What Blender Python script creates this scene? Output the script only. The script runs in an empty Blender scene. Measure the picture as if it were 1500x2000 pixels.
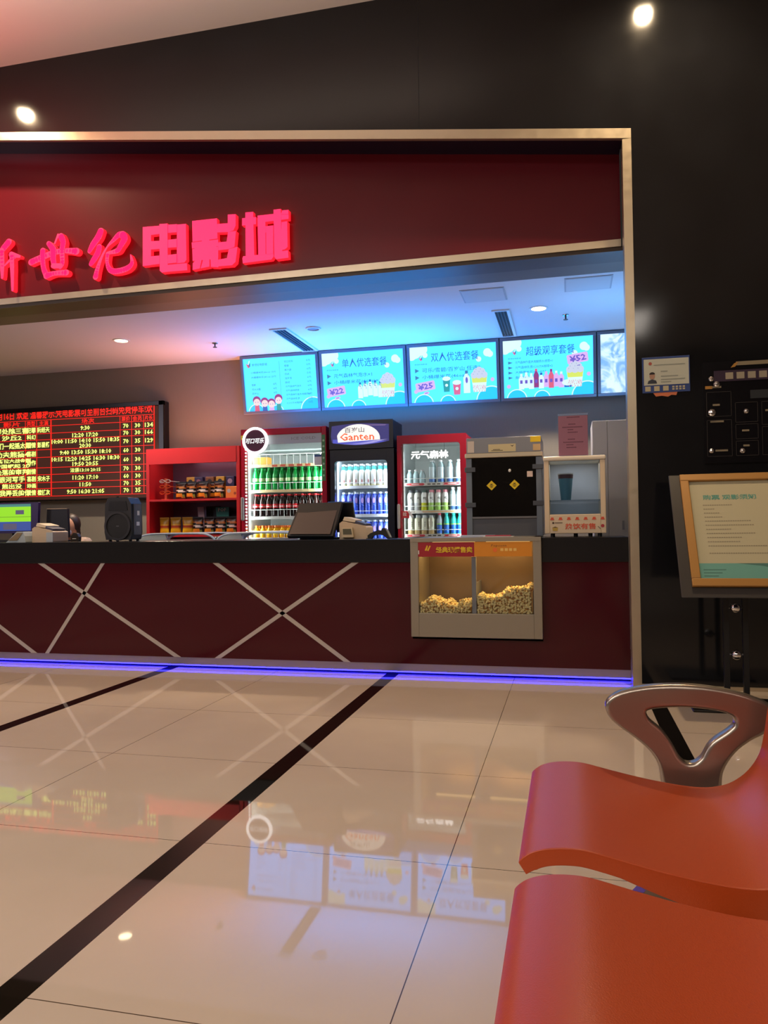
import bpy, bmesh, math, random
import numpy as np
from mathutils import Vector, Matrix
random.seed(7)
S = bpy.context.scene
COL = S.collection
# ------------------------------------------------------------------ camera
F = 1501.64
YAW, PIT, ROL = math.radians(13.547), math.radians(1.168), math.radians(-0.772)
cy, sy, cp, sp = math.cos(YAW), math.sin(YAW), math.cos(PIT), math.sin(PIT)
_f = Vector((-sy*cp, cy*cp, sp)); _r0 = Vector((cy, sy, 0)); _u0 = _r0.cross(_f)
_r = _r0*math.cos(ROL) + _u0*math.sin(ROL); _u = _r.cross(_f)
CAM = Vector((0, 0, 1.0))
cd = bpy.data.cameras.new('camera'); cam = bpy.data.objects.new('camera', cd); COL.objects.link(cam)
cam.matrix_world = Matrix(((_r.x, _u.x, -_f.x, CAM.x), (_r.y, _u.y, -_f.y, CAM.y), (_r.z, _u.z, -_f.z, CAM.z), (0, 0, 0, 1)))
cd.sensor_fit = 'VERTICAL'; cd.sensor_height = 36; cd.sensor_width = 27; cd.lens = F*36/2000; cd.clip_start = .02
S.camera = cam
# ------------------------------------------------------------------ world, exposure
S.view_settings.view_transform = 'Standard'; S.view_settings.look = 'None'
S.view_settings.exposure = 0.0; S.view_settings.gamma = 1; S.view_settings.use_curve_mapping = False
W = bpy.data.worlds.new('world'); S.world = W; W.use_nodes = True
W.node_tree.nodes['Background'].inputs[0].default_value = (.9, .8, .7, 1)
W.node_tree.nodes['Background'].inputs[1].default_value = .02
try:
    S.cycles.use_denoising = True; S.cycles.max_bounces = 7; S.cycles.transparent_max_bounces = 10
    S.cycles.sample_clamp_indirect = 4; S.cycles.caustics_reflective = False; S.cycles.caustics_refractive = False
except Exception: pass
def light(name, kind, loc, energy, color=(1, 1, 1), size=.1, size_y=None, aim=None, spot=None, blend=.3, vert=False):
    l = bpy.data.lights.new(name, kind); l.energy = energy; l.color = color
    if kind == 'AREA':
        l.size = size
        if size_y: l.shape = 'RECTANGLE'; l.size_y = size_y
    else: l.shadow_soft_size = size
    if spot: l.spot_size = math.radians(spot); l.spot_blend = blend
    o = bpy.data.objects.new(name, l); COL.objects.link(o); o.location = loc
    d = Vector(aim) - Vector(loc) if aim else Vector((0, 0, -1))
    z = -d.normalized()
    if vert: y = (Vector((0, 0, 1))-z*z.z).normalized(); x = y.cross(z)
    else: x = (Vector((1, 0, 0))-z*z.x).normalized(); y = z.cross(x)
    o.rotation_euler = Matrix((x, y, z)).transposed().to_euler()
    return o
WARM = (1, .78, .55)
HALL_Z = 4.56
light('hall_overhead_fill', 'AREA', (-4.2, -1.6, HALL_Z-.03), 220, (1, .92, .85), 4.0, 1.6)  # unseen soft fill added over the left of the hall, no fitting
light('hall_overhead_fill', 'AREA', (-.6, -4.2, HALL_Z-.03), 190, (1, .90, .80), 4.0, 1.6)  # second added overhead fill, out of view behind the camera
light('hall_side_fill', 'AREA', (-7.9, 1.2, 2.6), 60, (.95, .84, 1), 1.2, 1.8, aim=(0, 1.2, .9), vert=True)  # added cool fill from the left, for the sheen on the seats
light('red_ceiling_fill', 'AREA', (-4.5, 4.0, 3.95), 9, (1, .10, .10), 1.2, .3, aim=(-4.1, 4.2, 4.56))  # unseen red uplight added to tint the hall ceiling, no cove is built
light('hall_ceiling_fill', 'AREA', (-2.4, 3.7, 3.95), 16, (1, .84, .74), 3.4, .25, aim=(-2.4, 3.9, 4.56))  # added warm uplight that brightens the hall ceiling, no fitting
light('fridge_top_fill', 'AREA', (-1.95, 7.2, 2.03), 46, (.03, .31, 1), 2.0, .25, aim=(-1.95, 7.15, 2.83))  # blue uplight added, hidden on the fridges, to brighten the kiosk ceiling
light('shelf_top_fill', 'AREA', (-3.65, 7.2, 1.85), 12, (1, .40, .22), .9, .3, aim=(-3.65, 7.15, 2.83))  # added orange uplight warming the left of the kiosk ceiling
light('cabinet_top_fill', 'AREA', (.42, 6.42, 1.84), 12, (.12, .44, 1), .4, .3, aim=(.42, 6.40, 2.83))  # hidden blue uplight added for the ceiling near the post

# ------------------------------------------------------------------ helpers
def lin(c):
    c = c/255; return c/12.92 if c <= .04045 else ((c+.055)/1.055)**2.4
def rgb(h):
    h = h.lstrip('#'); return tuple(lin(int(h[i:i+2], 16)) for i in (0, 2, 4))
MATS = {}
def mat(name, col, rough=.5, metal=0., emit=None, es=0., spec=.5, bump=0, bscale=60, coat=0, vary=0, vscale=8, rvar=0, stretch=None):
    if name in MATS: return MATS[name]
    m = bpy.data.materials.new(name); m.use_nodes = True; nt = m.node_tree; b = nt.nodes['Principled BSDF']
    c = rgb(col) if isinstance(col, str) else col
    b.inputs['Base Color'].default_value = (*c, 1); b.inputs['Roughness'].default_value = rough
    b.inputs['Metallic'].default_value = metal; b.inputs['Specular IOR Level'].default_value = spec
    b.inputs['Coat Weight'].default_value = coat; b.inputs['Coat Roughness'].default_value = .08
    if emit is not None:
        e = rgb(emit) if isinstance(emit, str) else emit
        b.inputs['Emission Color'].default_value = (*e, 1); b.inputs['Emission Strength'].default_value = es
    if bump or vary or rvar:
        tc = nt.nodes.new('ShaderNodeTexCoord'); n = nt.nodes.new('ShaderNodeTexNoise'); n.inputs['Scale'].default_value = vscale
        n.inputs['Detail'].default_value = 6
        mp = nt.nodes.new('ShaderNodeMapping'); nt.links.new(tc.outputs['Object'], mp.inputs[0])
        if stretch: mp.inputs['Scale'].default_value = stretch
        nt.links.new(mp.outputs[0], n.inputs['Vector'])
        if vary:
            mr = nt.nodes.new('ShaderNodeMapRange'); mr.inputs['To Min'].default_value = 1-vary; mr.inputs['To Max'].default_value = 1+vary
            nt.links.new(n.outputs['Fac'], mr.inputs['Value'])
            mx = nt.nodes.new('ShaderNodeVectorMath'); mx.operation = 'SCALE'; mx.inputs[0].default_value = c
            nt.links.new(mr.outputs[0], mx.inputs['Scale']); nt.links.new(mx.outputs[0], b.inputs['Base Color'])
        if rvar:
            mr = nt.nodes.new('ShaderNodeMapRange'); mr.inputs['To Min'].default_value = max(0, rough-rvar); mr.inputs['To Max'].default_value = rough+rvar
            nt.links.new(n.outputs['Fac'], mr.inputs['Value']); nt.links.new(mr.outputs[0], b.inputs['Roughness'])
        if bump:
            n2 = nt.nodes.new('ShaderNodeTexNoise'); n2.inputs['Scale'].default_value = bscale; nt.links.new(mp.outputs[0], n2.inputs['Vector'])
            bp = nt.nodes.new('ShaderNodeBump'); bp.inputs['Strength'].default_value = bump; bp.inputs['Distance'].default_value = .002
            nt.links.new(n2.outputs['Fac'], bp.inputs['Height']); nt.links.new(bp.outputs[0], b.inputs['Normal'])
    MATS[name] = m; return m
def glow(name, col, es=1.0):
    """a lit surface: its own colour seen through the light it gives"""
    if name in MATS: return MATS[name]
    m = mat(name, (.03, .03, .03), .4, emit=col, es=es); return m
def glass(name, tint=(1, 1, 1), gloss=.08, rough=.02):
    if name in MATS: return MATS[name]
    m = bpy.data.materials.new(name); m.use_nodes = True; nt = m.node_tree; nt.nodes.clear()
    o = nt.nodes.new('ShaderNodeOutputMaterial'); mx = nt.nodes.new('ShaderNodeMixShader')
    t = nt.nodes.new('ShaderNodeBsdfTransparent'); t.inputs[0].default_value = (*tint, 1)
    g = nt.nodes.new('ShaderNodeBsdfGlossy'); g.inputs['Roughness'].default_value = rough
    fr = nt.nodes.new('ShaderNodeFresnel'); fr.inputs[0].default_value = 1.45
    nt.links.new(fr.outputs[0], mx.inputs[0]); nt.links.new(t.outputs[0], mx.inputs[1]); nt.links.new(g.outputs[0], mx.inputs[2])
    nt.links.new(mx.outputs[0], o.inputs[0]); MATS[name] = m; return m

class Fr:
    def __init__(s, O, R=(1, 0, 0), U=(0, 0, 1)):
        s.O = Vector(O); s.R = Vector(R).normalized(); s.U = Vector(U).normalized(); s.N = s.R.cross(s.U)
    def p(s, u, v, d=0): return s.O + s.R*u + s.U*v + s.N*d
def FY(Y): return Fr((0, Y, 0))
def PX(x, y, Y):
    d = _f*F + _r*(x-750) - _u*(y-1000); q = CAM + d*(Y/d.y); return (q.x, q.z)
def PZ(x, y, z):
    d = _f*F + _r*(x-750) - _u*(y-1000); q = CAM + d*((z-1)/d.z); return (q.x, q.y)
ORG = {}
_tc = {}
def text_geo(body, bold=0.0):
    k = (body, bold)
    if k in _tc: return _tc[k]
    cu = bpy.data.curves.new('t', 'FONT'); cu.body = body; cu.resolution_u = 1; cu.offset = bold
    o = bpy.data.objects.new('t', cu); m = o.to_mesh()
    vs = [(v.co.x, v.co.y) for v in m.vertices]; fs = [tuple(p.vertices) for p in m.polygons]
    fs = [f if sum((vs[f[i]][0]*vs[f[(i+1) % len(f)]][1]-vs[f[(i+1) % len(f)]][0]*vs[f[i]][1]) for i in range(len(f))) > 0 else f[::-1] for f in fs]
    o.to_mesh_clear(); bpy.data.objects.remove(o); bpy.data.curves.remove(cu)
    _tc[k] = (vs, fs); return _tc[k]
class MB:
    def __init__(s): s.v = []; s.f = []; s.m = []; s.mats = []; s.cur = 0
    def use(s, m):
        if m not in s.mats: s.mats.append(m)
        s.cur = s.mats.index(m); return s
    def add(s, vs, fs):
        n = len(s.v); s.v += [Vector(v) for v in vs]
        for f in fs: s.f.append(tuple(n+i for i in f)); s.m.append(s.cur)
        return s
    def box(s, x0, y0, z0, x1, y1, z1):
        x0, x1 = sorted((x0, x1)); y0, y1 = sorted((y0, y1)); z0, z1 = sorted((z0, z1))
        return s.add([(x0, y0, z0), (x1, y0, z0), (x1, y1, z0), (x0, y1, z0), (x0, y0, z1), (x1, y0, z1), (x1, y1, z1), (x0, y1, z1)],
                     [(0, 3, 2, 1), (4, 5, 6, 7), (0, 1, 5, 4), (1, 2, 6, 5), (2, 3, 7, 6), (3, 0, 4, 7)])
    def fbox(s, fr, u0, v0, u1, v1, d0, d1):
        P = [fr.p(u, v, d) for d in (d0, d1) for (u, v) in ((u0, v0), (u1, v0), (u1, v1), (u0, v1))]
        return s.add(P, [(0, 3, 2, 1), (4, 5, 6, 7), (0, 1, 5, 4), (1, 2, 6, 5), (2, 3, 7, 6), (3, 0, 4, 7)])
    def prism(s, fr, pts, d0, d1, side=None):
        n = len(pts); a = sum(pts[i][0]*pts[(i+1) % n][1]-pts[(i+1) % n][0]*pts[i][1] for i in range(n))
        if a < 0: pts = pts[::-1]
        s.add([fr.p(*q, d1) for q in pts], [tuple(range(n))]); k = s.cur
        if side: s.use(side)
        s.add([fr.p(*q, d0) for q in pts] + [fr.p(*q, d1) for q in pts],
              [tuple(range(n))[::-1]] + [(i, (i+1) % n, n+(i+1) % n, n+i) for i in range(n)]); s.cur = k
        return s
    def flat(s, fr, pts, d=0):
        n = len(pts); a = sum(pts[i][0]*pts[(i+1) % n][1]-pts[(i+1) % n][0]*pts[i][1] for i in range(n))
        if a < 0: pts = pts[::-1]
        return s.add([fr.p(*q, d) for q in pts], [tuple(range(n))])
    def rect(s, fr, u0, v0, u1, v1, d=0): return s.flat(fr, [(u0, v0), (u1, v0), (u1, v1), (u0, v1)], d)
    def disc(s, fr, u, v, r, d=0, ru=None, n=20, a0=0, a1=360):
        ru = ru or r; full = a1-a0 >= 360
        k = n if full else n+1
        return s.flat(fr, [(u+ru*math.cos(math.radians(a0+(a1-a0)*i/n)), v+r*math.sin(math.radians(a0+(a1-a0)*i/n))) for i in range(k)], d)
    def ring(s, fr, u, v, r0, r1, d0, d1, n=28):
        for i in range(n):
            a, b = 2*math.pi*i/n, 2*math.pi*(i+1)/n
            q = [(u+r*math.cos(t), v+r*math.sin(t)) for r, t in ((r0, a), (r1, a), (r1, b), (r0, b))]
            P = [fr.p(*w, d0) for w in q]+[fr.p(*w, d1) for w in q]
            s.add(P, [(4, 5, 6, 7), (0, 3, 2, 1), (1, 2, 6, 5), (3, 0, 4, 7)])
        return s
    def text(s, fr, body, u0, v0, u1, v1, d=0, bold=0., stretch=True, align='c', ital=0, thick=0):
        vs, fs = text_geo(body, bold)
        if not vs: return s
        xs = [a for a, _ in vs]; ys = [b for _, b in vs]; bw, bh = max(xs)-min(xs), max(ys)-min(ys)
        su, sv = (u1-u0)/bw, (v1-v0)/bh
        if not stretch: su = sv = min(su, sv)
        w, h = bw*su, bh*sv; ox = {'c': (u0+u1-w)/2, 'l': u0, 'r': u1-w}[align]; oy = (v0+v1-h)/2
        q = [(ox+(a-min(xs))*su + ital*((b-min(ys))*sv-h/2), oy+(b-min(ys))*sv) for a, b in vs]
        s.add([fr.p(*w2, d) for w2 in q], fs)
        return s
    def cyl(s, p0, p1, r0, r1=None, n=12, caps=True):
        r1 = r0 if r1 is None else r1; p0, p1 = Vector(p0), Vector(p1); ax = (p1-p0).normalized()
        t = Vector((0, 0, 1)) if abs(ax.z) < .9 else Vector((1, 0, 0)); e1 = ax.cross(t).normalized(); e2 = ax.cross(e1)
        P = [p + (e1*math.cos(2*math.pi*i/n)+e2*math.sin(2*math.pi*i/n))*r for p, r in ((p0, r0), (p1, r1)) for i in range(n)]
        fs = [(i, n+i, n+(i+1) % n, (i+1) % n) for i in range(n)]
        if caps: fs += [tuple(range(n)), tuple(range(n, 2*n))[::-1]]
        return s.add(P, fs)
    def tube(s, pts, r, n=8):
        for a, b in zip(pts[:-1], pts[1:]): s.cyl(a, b, r, r, n)
        return s
    def lathe(s, prof, c=(0, 0, 0), n=12, axis='z'):
        """prof: [(r, z, material or None)]; material colours the ring above the entry"""
        c = Vector(c)
        for (r0, z0, m0), (r1, z1, _) in zip(prof[:-1], prof[1:]):
            if m0: s.use(m0)
            P = [c+Vector((r*math.cos(2*math.pi*i/n), r*math.sin(2*math.pi*i/n), z)) for r, z in ((r0, z0), (r1, z1)) for i in range(n)]
            s.add(P, [(i, (i+1) % n, n+(i+1) % n, n+i) for i in range(n)])
        return s
    def blob(s, c, r, sub=2, jit=0):
        bm = bmesh.new(); bmesh.ops.create_icosphere(bm, subdivisions=sub, radius=1)
        rr = r if hasattr(r, '__len__') else (r, r, r); c = Vector(c)
        P = [c+Vector((v.co.x*rr[0], v.co.y*rr[1], v.co.z*rr[2])) for v in bm.verts]; bm.verts.index_update()
        fs = [tuple(v.index for v in f.verts) for f in bm.faces]; bm.free(); return s.add(P, fs)
    def build(s, name, parent=None, org=None, smooth=False, bevel=0, seg=2, weld=False):
        o0 = ORG[parent.name] if parent is not None else Vector(org if org is not None else (0, 0, 0))
        me = bpy.data.meshes.new(name); me.from_pydata([tuple(v-o0) for v in s.v], [], s.f)
        for m in s.mats: me.materials.append(m)
        me.polygons.foreach_set('material_index', s.m)
        if weld:
            bm = bmesh.new(); bm.from_mesh(me); bmesh.ops.remove_doubles(bm, verts=bm.verts, dist=1e-5); bm.to_mesh(me); bm.free()
        if smooth: me.polygons.foreach_set('use_smooth', [True]*len(me.polygons))
        me.update()
        o = bpy.data.objects.new(name, me); COL.objects.link(o)
        if parent is not None: o.parent = parent
        else: o.location = o0
        ORG[o.name] = o0
        if bevel:
            b = o.modifiers.new('bevel', 'BEVEL'); b.width = bevel; b.segments = seg; b.limit_method = 'ANGLE'; b.angle_limit = math.radians(40)
        if smooth and not weld: pass
        return o
def M(m): return MB().use(m)
def tag(o, label, cat, group=None, kind=None):
    o['label'] = label; o['category'] = cat
    if group: o['group'] = group
    if kind: o['kind'] = kind
    return o
def thing(name, loc, label, cat, group=None):
    o = bpy.data.objects.new(name, None); COL.objects.link(o); o.location = loc; o.empty_display_size = .1
    ORG[o.name] = Vector(loc); return tag(o, label, cat, group)
def struct(name, mb, **k):
    o = mb.build(name, **k); o['kind'] = 'structure'; return o
def copy_tree(o, loc, label=None, rz=None):
    c = o.copy(); COL.objects.link(c); c.location = loc
    if rz is not None: c.rotation_euler.z = rz
    if label: c['label'] = label
    for ch in [x for x in bpy.data.objects if x.parent == o]:
        d = ch.copy(); COL.objects.link(d); d.parent = c
        for g in [x for x in bpy.data.objects if x.parent == ch]:
            e = g.copy(); COL.objects.link(e); e.parent = d
    return c
def spline(pts, k=5, closed=False):
    out = []; n = len(pts); P = [Vector((*p, 0)) for p in pts]
    for i in range(n if closed else n-1):
        if closed: a, b, c, d = P[(i-1) % n], P[i], P[(i+1) % n], P[(i+2) % n]
        else: a, b, c, d = P[max(i-1, 0)], P[i], P[i+1], P[min(i+2, n-1)]
        for j in range(k):
            t = j/k; q = .5*((2*b)+(c-a)*t+(2*a-5*b+4*c-d)*t*t+(3*b-a-3*c+d)*t**3); out.append((q.x, q.y))
    if not closed: out.append(tuple(pts[-1]))
    return out

# ------------------------------------------------------------------ materials
steel = mat('brushed_steel', '#cdbfa6', .34, .85, rvar=.08, vscale=20)
steel_dk = mat('dark_steel', '#77777a', .4, .7)
grey_steel = mat('grey_steel', '#8a8f96', .45, .45)
chrome = mat('chrome', '#e8e8e8', .08, 1)
stone = mat('black_stone', '#131417', .09, spec=.5, rvar=.05, vscale=3, vary=.5)
maroon = mat('maroon_gloss_panel', '#420a15', .12, spec=.4, vary=.1, vscale=2)
signred = mat('sign_panel_maroon', '#64131f', .3, spec=.3, vary=.08, vscale=3)
black_top = mat('black_granite', '#131417', .22, vary=.6, vscale=160)
dark_frame = mat('dark_bronze', '#4a4038', .45, .3)
plaster = mat('ceiling_plaster', '#d9cfc6', .8)
kceil = mat('kiosk_ceiling_plaster', '#e0e2e4', .75)
wallpaper = mat('grey_wallpaper', '#7f7b73', .8, vary=.08, vscale=40, stretch=(8, 8, .3))
hallwall = mat('hall_wall', '#5a5048', .6)
white = mat('white_plastic', '#e6e6e2', .4)
offwhite = mat('offwhite_paint', '#c9cbc6', .45)
beige = mat('beige_plastic', '#c2ad90', .45)
black = mat('black_plastic', '#0e0e10', .45)
blackg = mat('black_gloss', '#08080a', .1)
red = mat('red_enamel', '#c11f24', .35)
redm = mat('red_gloss_enamel', '#b01430', .22)
fr_dark = mat('dark_blue_enamel', '#141627', .3)
inner_white = mat('fridge_liner', '#dfe8e8', .4)
clear = glass('clear_glass')
dkglass = glass('smoked_glass', (.42, .40, .39))
wire = mat('white_wire', '#f2f6f2', .3)
orange = mat('orange_polyurethane', '#b0461b', .34, spec=.45, bump=.15, bscale=500)
yellow = mat('yellow_print', '#e2c414', .5)
paper = mat('white_paper', '#e8e6de', .7)
greytext = mat('grey_print', '#6d6a64', .7)

# ------------------------------------------------------------------ floor
def floor_mat():
    m = bpy.data.materials.new('polished_tile'); m.use_nodes = True; nt = m.node_tree; b = nt.nodes['Principled BSDF']; L = nt.links.new
    g = nt.nodes.new('ShaderNodeNewGeometry'); sx = nt.nodes.new('ShaderNodeSeparateXYZ'); L(g.outputs['Position'], sx.inputs[0])
    def mth(op, a, bb=None):
        n = nt.nodes.new('ShaderNodeMath'); n.operation = op
        for i, q in enumerate((a, bb)):
            if q is None: continue
            if isinstance(q, (int, float)): n.inputs[i].default_value = q
            else: L(q, n.inputs[i])
        return n.outputs[0]
    def near(sock, off, per, hw): return mth('LESS_THAN', mth('PINGPONG', mth('SUBTRACT', sock, off), per/2), hw)
    # pingpong(x, s) is the distance of x to the nearest multiple of 2 s
    stripe = near(sx.outputs[0], -1.195, 1.652, .043)
    seam = mth('MAXIMUM', near(sx.outputs[0], -1.195, .826, .0014), near(sx.outputs[1], 1.443, .829, .0014))
    n = nt.nodes.new('ShaderNodeTexNoise'); n.inputs['Scale'].default_value = 3; n.inputs['Detail'].default_value = 8; L(g.outputs['Position'], n.inputs['Vector'])
    cr = nt.nodes.new('ShaderNodeValToRGB'); cr.color_ramp.elements[0].color = (*rgb('#c4b29e'), 1); cr.color_ramp.elements[1].color = (*rgb('#d0bfab'), 1)
    L(n.outputs['Fac'], cr.inputs[0])
    def mix(f, a, col):
        x = nt.nodes.new('ShaderNodeMix'); x.data_type = 'RGBA'; L(f, x.inputs['Factor']); L(a, x.inputs['A']); x.inputs['B'].default_value = (*rgb(col), 1); return x.outputs['Result']
    c = mix(seam, cr.outputs[0], '#4a3a2c'); c = mix(stripe, c, '#17130f'); L(c, b.inputs['Base Color'])
    b.inputs['Roughness'].default_value = .03; b.inputs['Specular IOR Level'].default_value = .5
    return m
HX0, HX1, HY0 = -8.0, 4.0, -6.5
struct('floor', M(floor_mat()).box(HX0, HY0, -.1, HX1, 8, 0))
# ------------------------------------------------------------------ shell
PY = 4.97                                      # face of the black stone portal
def zl(x): return 3.407-(x-.365)*.1294         # sloping lower edge of the portal beam
XR = .415
mb = M(stone)
mb.prism(FY(PY), [(HX0, zl(HX0)+.06), (.365, zl(.365)+.06), (XR, zl(.365)+.06), (HX1, zl(.365)+.06), (HX1, HALL_Z), (HX0, HALL_Z)], -.27, 0)
struct('wall_portal', mb)
struct('wall_column', M(stone).box(XR, PY, .02, HX1, 5.30, zl(.365)+.06))
struct('trim_1', M(mat('joint', '#05050a', .5)).box(-.924, PY-.0015, zl(-.92)+.065, -.920, PY, HALL_Z))
# steel edge of the portal
m2 = M(steel).prism(FY(PY-.004), [(HX0, zl(HX0)), (XR, zl(XR)), (XR, zl(XR)+.062), (HX0, zl(HX0)+.062)], -.03, 0)
struct('trim_2', m2)
struct('trim_3', M(steel).box(.362, PY-.005, 0, XR, PY+.13, zl(XR)-.001))
struct('trim_4', M(steel).box(XR, PY-.012, 0, HX1, PY, .022))
# sign fascia
SY = 5.25
struct('wall_sign_fascia', M(signred).prism(FY(SY), [(HX0, 2.83), (.362, 2.83), (.362, zl(.362)+.05), (HX0, zl(HX0)+.05)], -.04, 0))
struct('trim_5', M(steel).box(HX0, SY-.012, 2.826, .362, SY-.001, 2.874))
struct('trim_6', M(dark_frame).box(HX0, SY, 2.80, .9, SY+.22, 2.83))
struct('trim_7', M(mat('lintel_grey', '#655d55', .5, .2)).box(HX0, SY+.225, 2.812, .9, SY+.47, 2.84))
# portal underside
struct('trim_8', M(mat('underside_gloss', '#14122a', .2)).add([Vector((x, y, zl(x)+dz)) for dz in (.03, .06) for x, y in ((HX0, PY+.03), (.362, PY+.03), (.362, SY-.001), (HX0, SY-.001))],
       [(0, 3, 2, 1), (4, 5, 6, 7), (0, 1, 5, 4), (1, 2, 6, 5), (2, 3, 7, 6), (3, 0, 4, 7)]))
struct('ceiling', M(plaster).box(HX0, HY0, HALL_Z, HX1, 5.3, HALL_Z+.1))
KZ = 2.83; BW = 7.66; KX1 = 1.25
struct('ceiling_kiosk', M(kceil).box(HX0, SY+.47, KZ, KX1, BW+.1, KZ+.08))
struct('wall_back', M(wallpaper).box(HX0, BW, 0, KX1, BW+.1, KZ))
struct('wall_kiosk_right', M(wallpaper).box(KX1, 5.3, 0, KX1+.1, BW+.1, KZ+.08))
struct('wall_left', M(hallwall).box(HX0-.1, HY0, 0, HX0, BW, HALL_Z))
struct('wall_right', M(hallwall).box(HX1, HY0, 0, HX1+.1, 5.3, HALL_Z))
struct('wall_rear', M(hallwall).box(HX0, HY0-.1, 0, HX1, HY0, HALL_Z))

# ------------------------------------------------------------------ counter
CY = 5.10; CX1 = .36; CT = .922
cnt = thing('service_counter', (-3.5, 5.4, 0), 'long maroon service counter with black top and silver crossed lines, ending at the steel post', 'counter')
# the popcorn bin hangs in a cut-out between PXL and PXR
PXL, PXR = -1.040, -.178
mb = M(black_top)
mb.box(HX0, CY-.012, .763, PXL, 5.62, CT); mb.box(PXR, CY-.012, .763, CX1, 5.62, CT)
mb.build('countertop', cnt, bevel=.003)
mb = M(maroon)
mb.box(HX0, CY, .08, PXL, 5.58, .763); mb.box(PXL, CY, .08, PXR, 5.58, .25); mb.box(PXR, CY, .08, CX1, 5.58, .763); mb.box(PXL, 5.52, .25, PXR, 5.58, .763)
mb.build('front_panel', cnt)
M(mat('plinth_steel', '#a99fae', .3, .7)).box(HX0, CY+.004, .028, CX1, CY+.03, .08).build('plinth', cnt)
M(glow('blue_led', (.007, .006, 1.0), 34)).box(HX0, CY+.006, .020, CX1, CY+.022, .0278).build('led_strip', cnt)
M(black).box(HX0, CY+.05, 0, CX1, 5.55, .08).build('plinth_core', cnt)
strip = mat('silver_inlay', '#bdb4ab', .35, .3)
for a, b in (((-3.929, .763), (-2.785, .08)), ((-3.395, .763), (-3.878, .08)), ((-5.06, .763), (-3.99, .08)), ((-2.48, .763), (-1.503, .08)), ((-1.437, .763), (-2.47, .08)),
             ((-4.55, .763), (-5.6, .08)), ((-6.5, .763), (-5.75, .08)), ((-5.9, .763), (-7.0, .08))):
    d = Vector((b[0]-a[0], b[1]-a[1])).normalized(); w = .0135/abs(d.y)
    M(strip).prism(FY(CY), [(a[0]-w, a[1]), (b[0]-w, b[1]), (b[0]+w, b[1]), (a[0]+w, a[1])], 0, .003).build('inlay_strip', cnt)

# ------------------------------------------------------------------ popcorn bin built into the counter
pw = thing('popcorn_display_bin', (-.609, 5.3, .27), 'steel popcorn display bin with lit glass window set into the counter front', 'popcorn bin')
PF = 5.045
mb = M(mat('bin_steel', '#9c9484', .42, .6))
mb.box(PXL+.001, PF, .27, -.985, 5.5, .928); mb.box(-.232, PF, .27, PXR-.001, 5.5, .928); mb.box(-.985, PF, .27, -.232, PF+.03, .428)
mb.box(-.985, PF+.03, .27, -.232, 5.5, .29); mb.box(-.985, 5.48, .29, -.232, 5.5, .90)
mb.box(PXL+.001, PF-.004, .900, PXR-.001, 5.5, .928)
mb.build('frame', pw, bevel=.002)
M(mat('bin_interior', '#77644c', .35, .5)).box(-.984, 5.46, .30, -.233, 5.478, .898).build('back_plate', pw)
g = M(clear).box(-.985, PF+.010, .428, -.232, PF+.014, .80).build('glass_pane', pw)
fr = FY(PF)
mb = M(mat('bin_red', '#9c1524', .45)).fbox(fr, -.985, .803, -.610, .898, -.01, .001)
ym = mat('bin_yellow_text', '#e0bb22', .5)
mb.use(ym).text(fr, '经典现爆售卖', -.865, .828, -.622, .868, .0022, bold=.03)
mb.prism(fr, [(-.94, .845), (-.925, .88), (-.918, .872), (-.928, .842)], .001, .002); mb.prism(fr, [(-.925, .845), (-.905, .878), (-.90, .872), (-.915, .84)], .001, .002)
mb.use(white).rect(fr, -.984, .82, -.978, .845, .0022)
mb.build('red_header', pw)
mb = M(mat('bin_orange', '#d98a1a', .45)).fbox(fr, -.610, .803, -.240, .898, -.01, .001)
mb.use(mat('bin_brown', '#7a4a20', .5)).text(fr, 'Popcorn', -.50, .862, -.40, .882, .0022, ital=.2)
mb.use(mat('bin_lorange', '#e8702a', .5)).disc(fr, -.475, .845, .014, .0022)
mb.use(mat('bin_pale', '#f0c468', .5))
for i in range(4): mb.rect(fr, -.44+i*.028, .838, -.42+i*.028, .856, .0022)
mb.build('orange_header', pw)
mb = M(grey_steel).box(-.632, PF+.02, .428, -.604, PF+.06, .80); mb.box(-.622, PF+.06, .428, -.614, 5.47, .62)
mb.build('divider', pw)
for a_ in (-.95, -.57): M(glow('warm_lamp', (1, .62, .2), 1.2)).box(a_, 5.40, .885, a_+.30, 5.42, .895).build('warming_lamp', pw)
light('popcorn_lamp', 'AREA', (-.80, 5.13, .875), 1.5, (1, .62, .22), .25, .05, aim=(-.80, 5.25, .5))
light('popcorn_lamp', 'AREA', (-.42, 5.13, .875), 1.8, (1, .62, .22), .25, .05, aim=(-.42, 5.25, .5))
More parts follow.
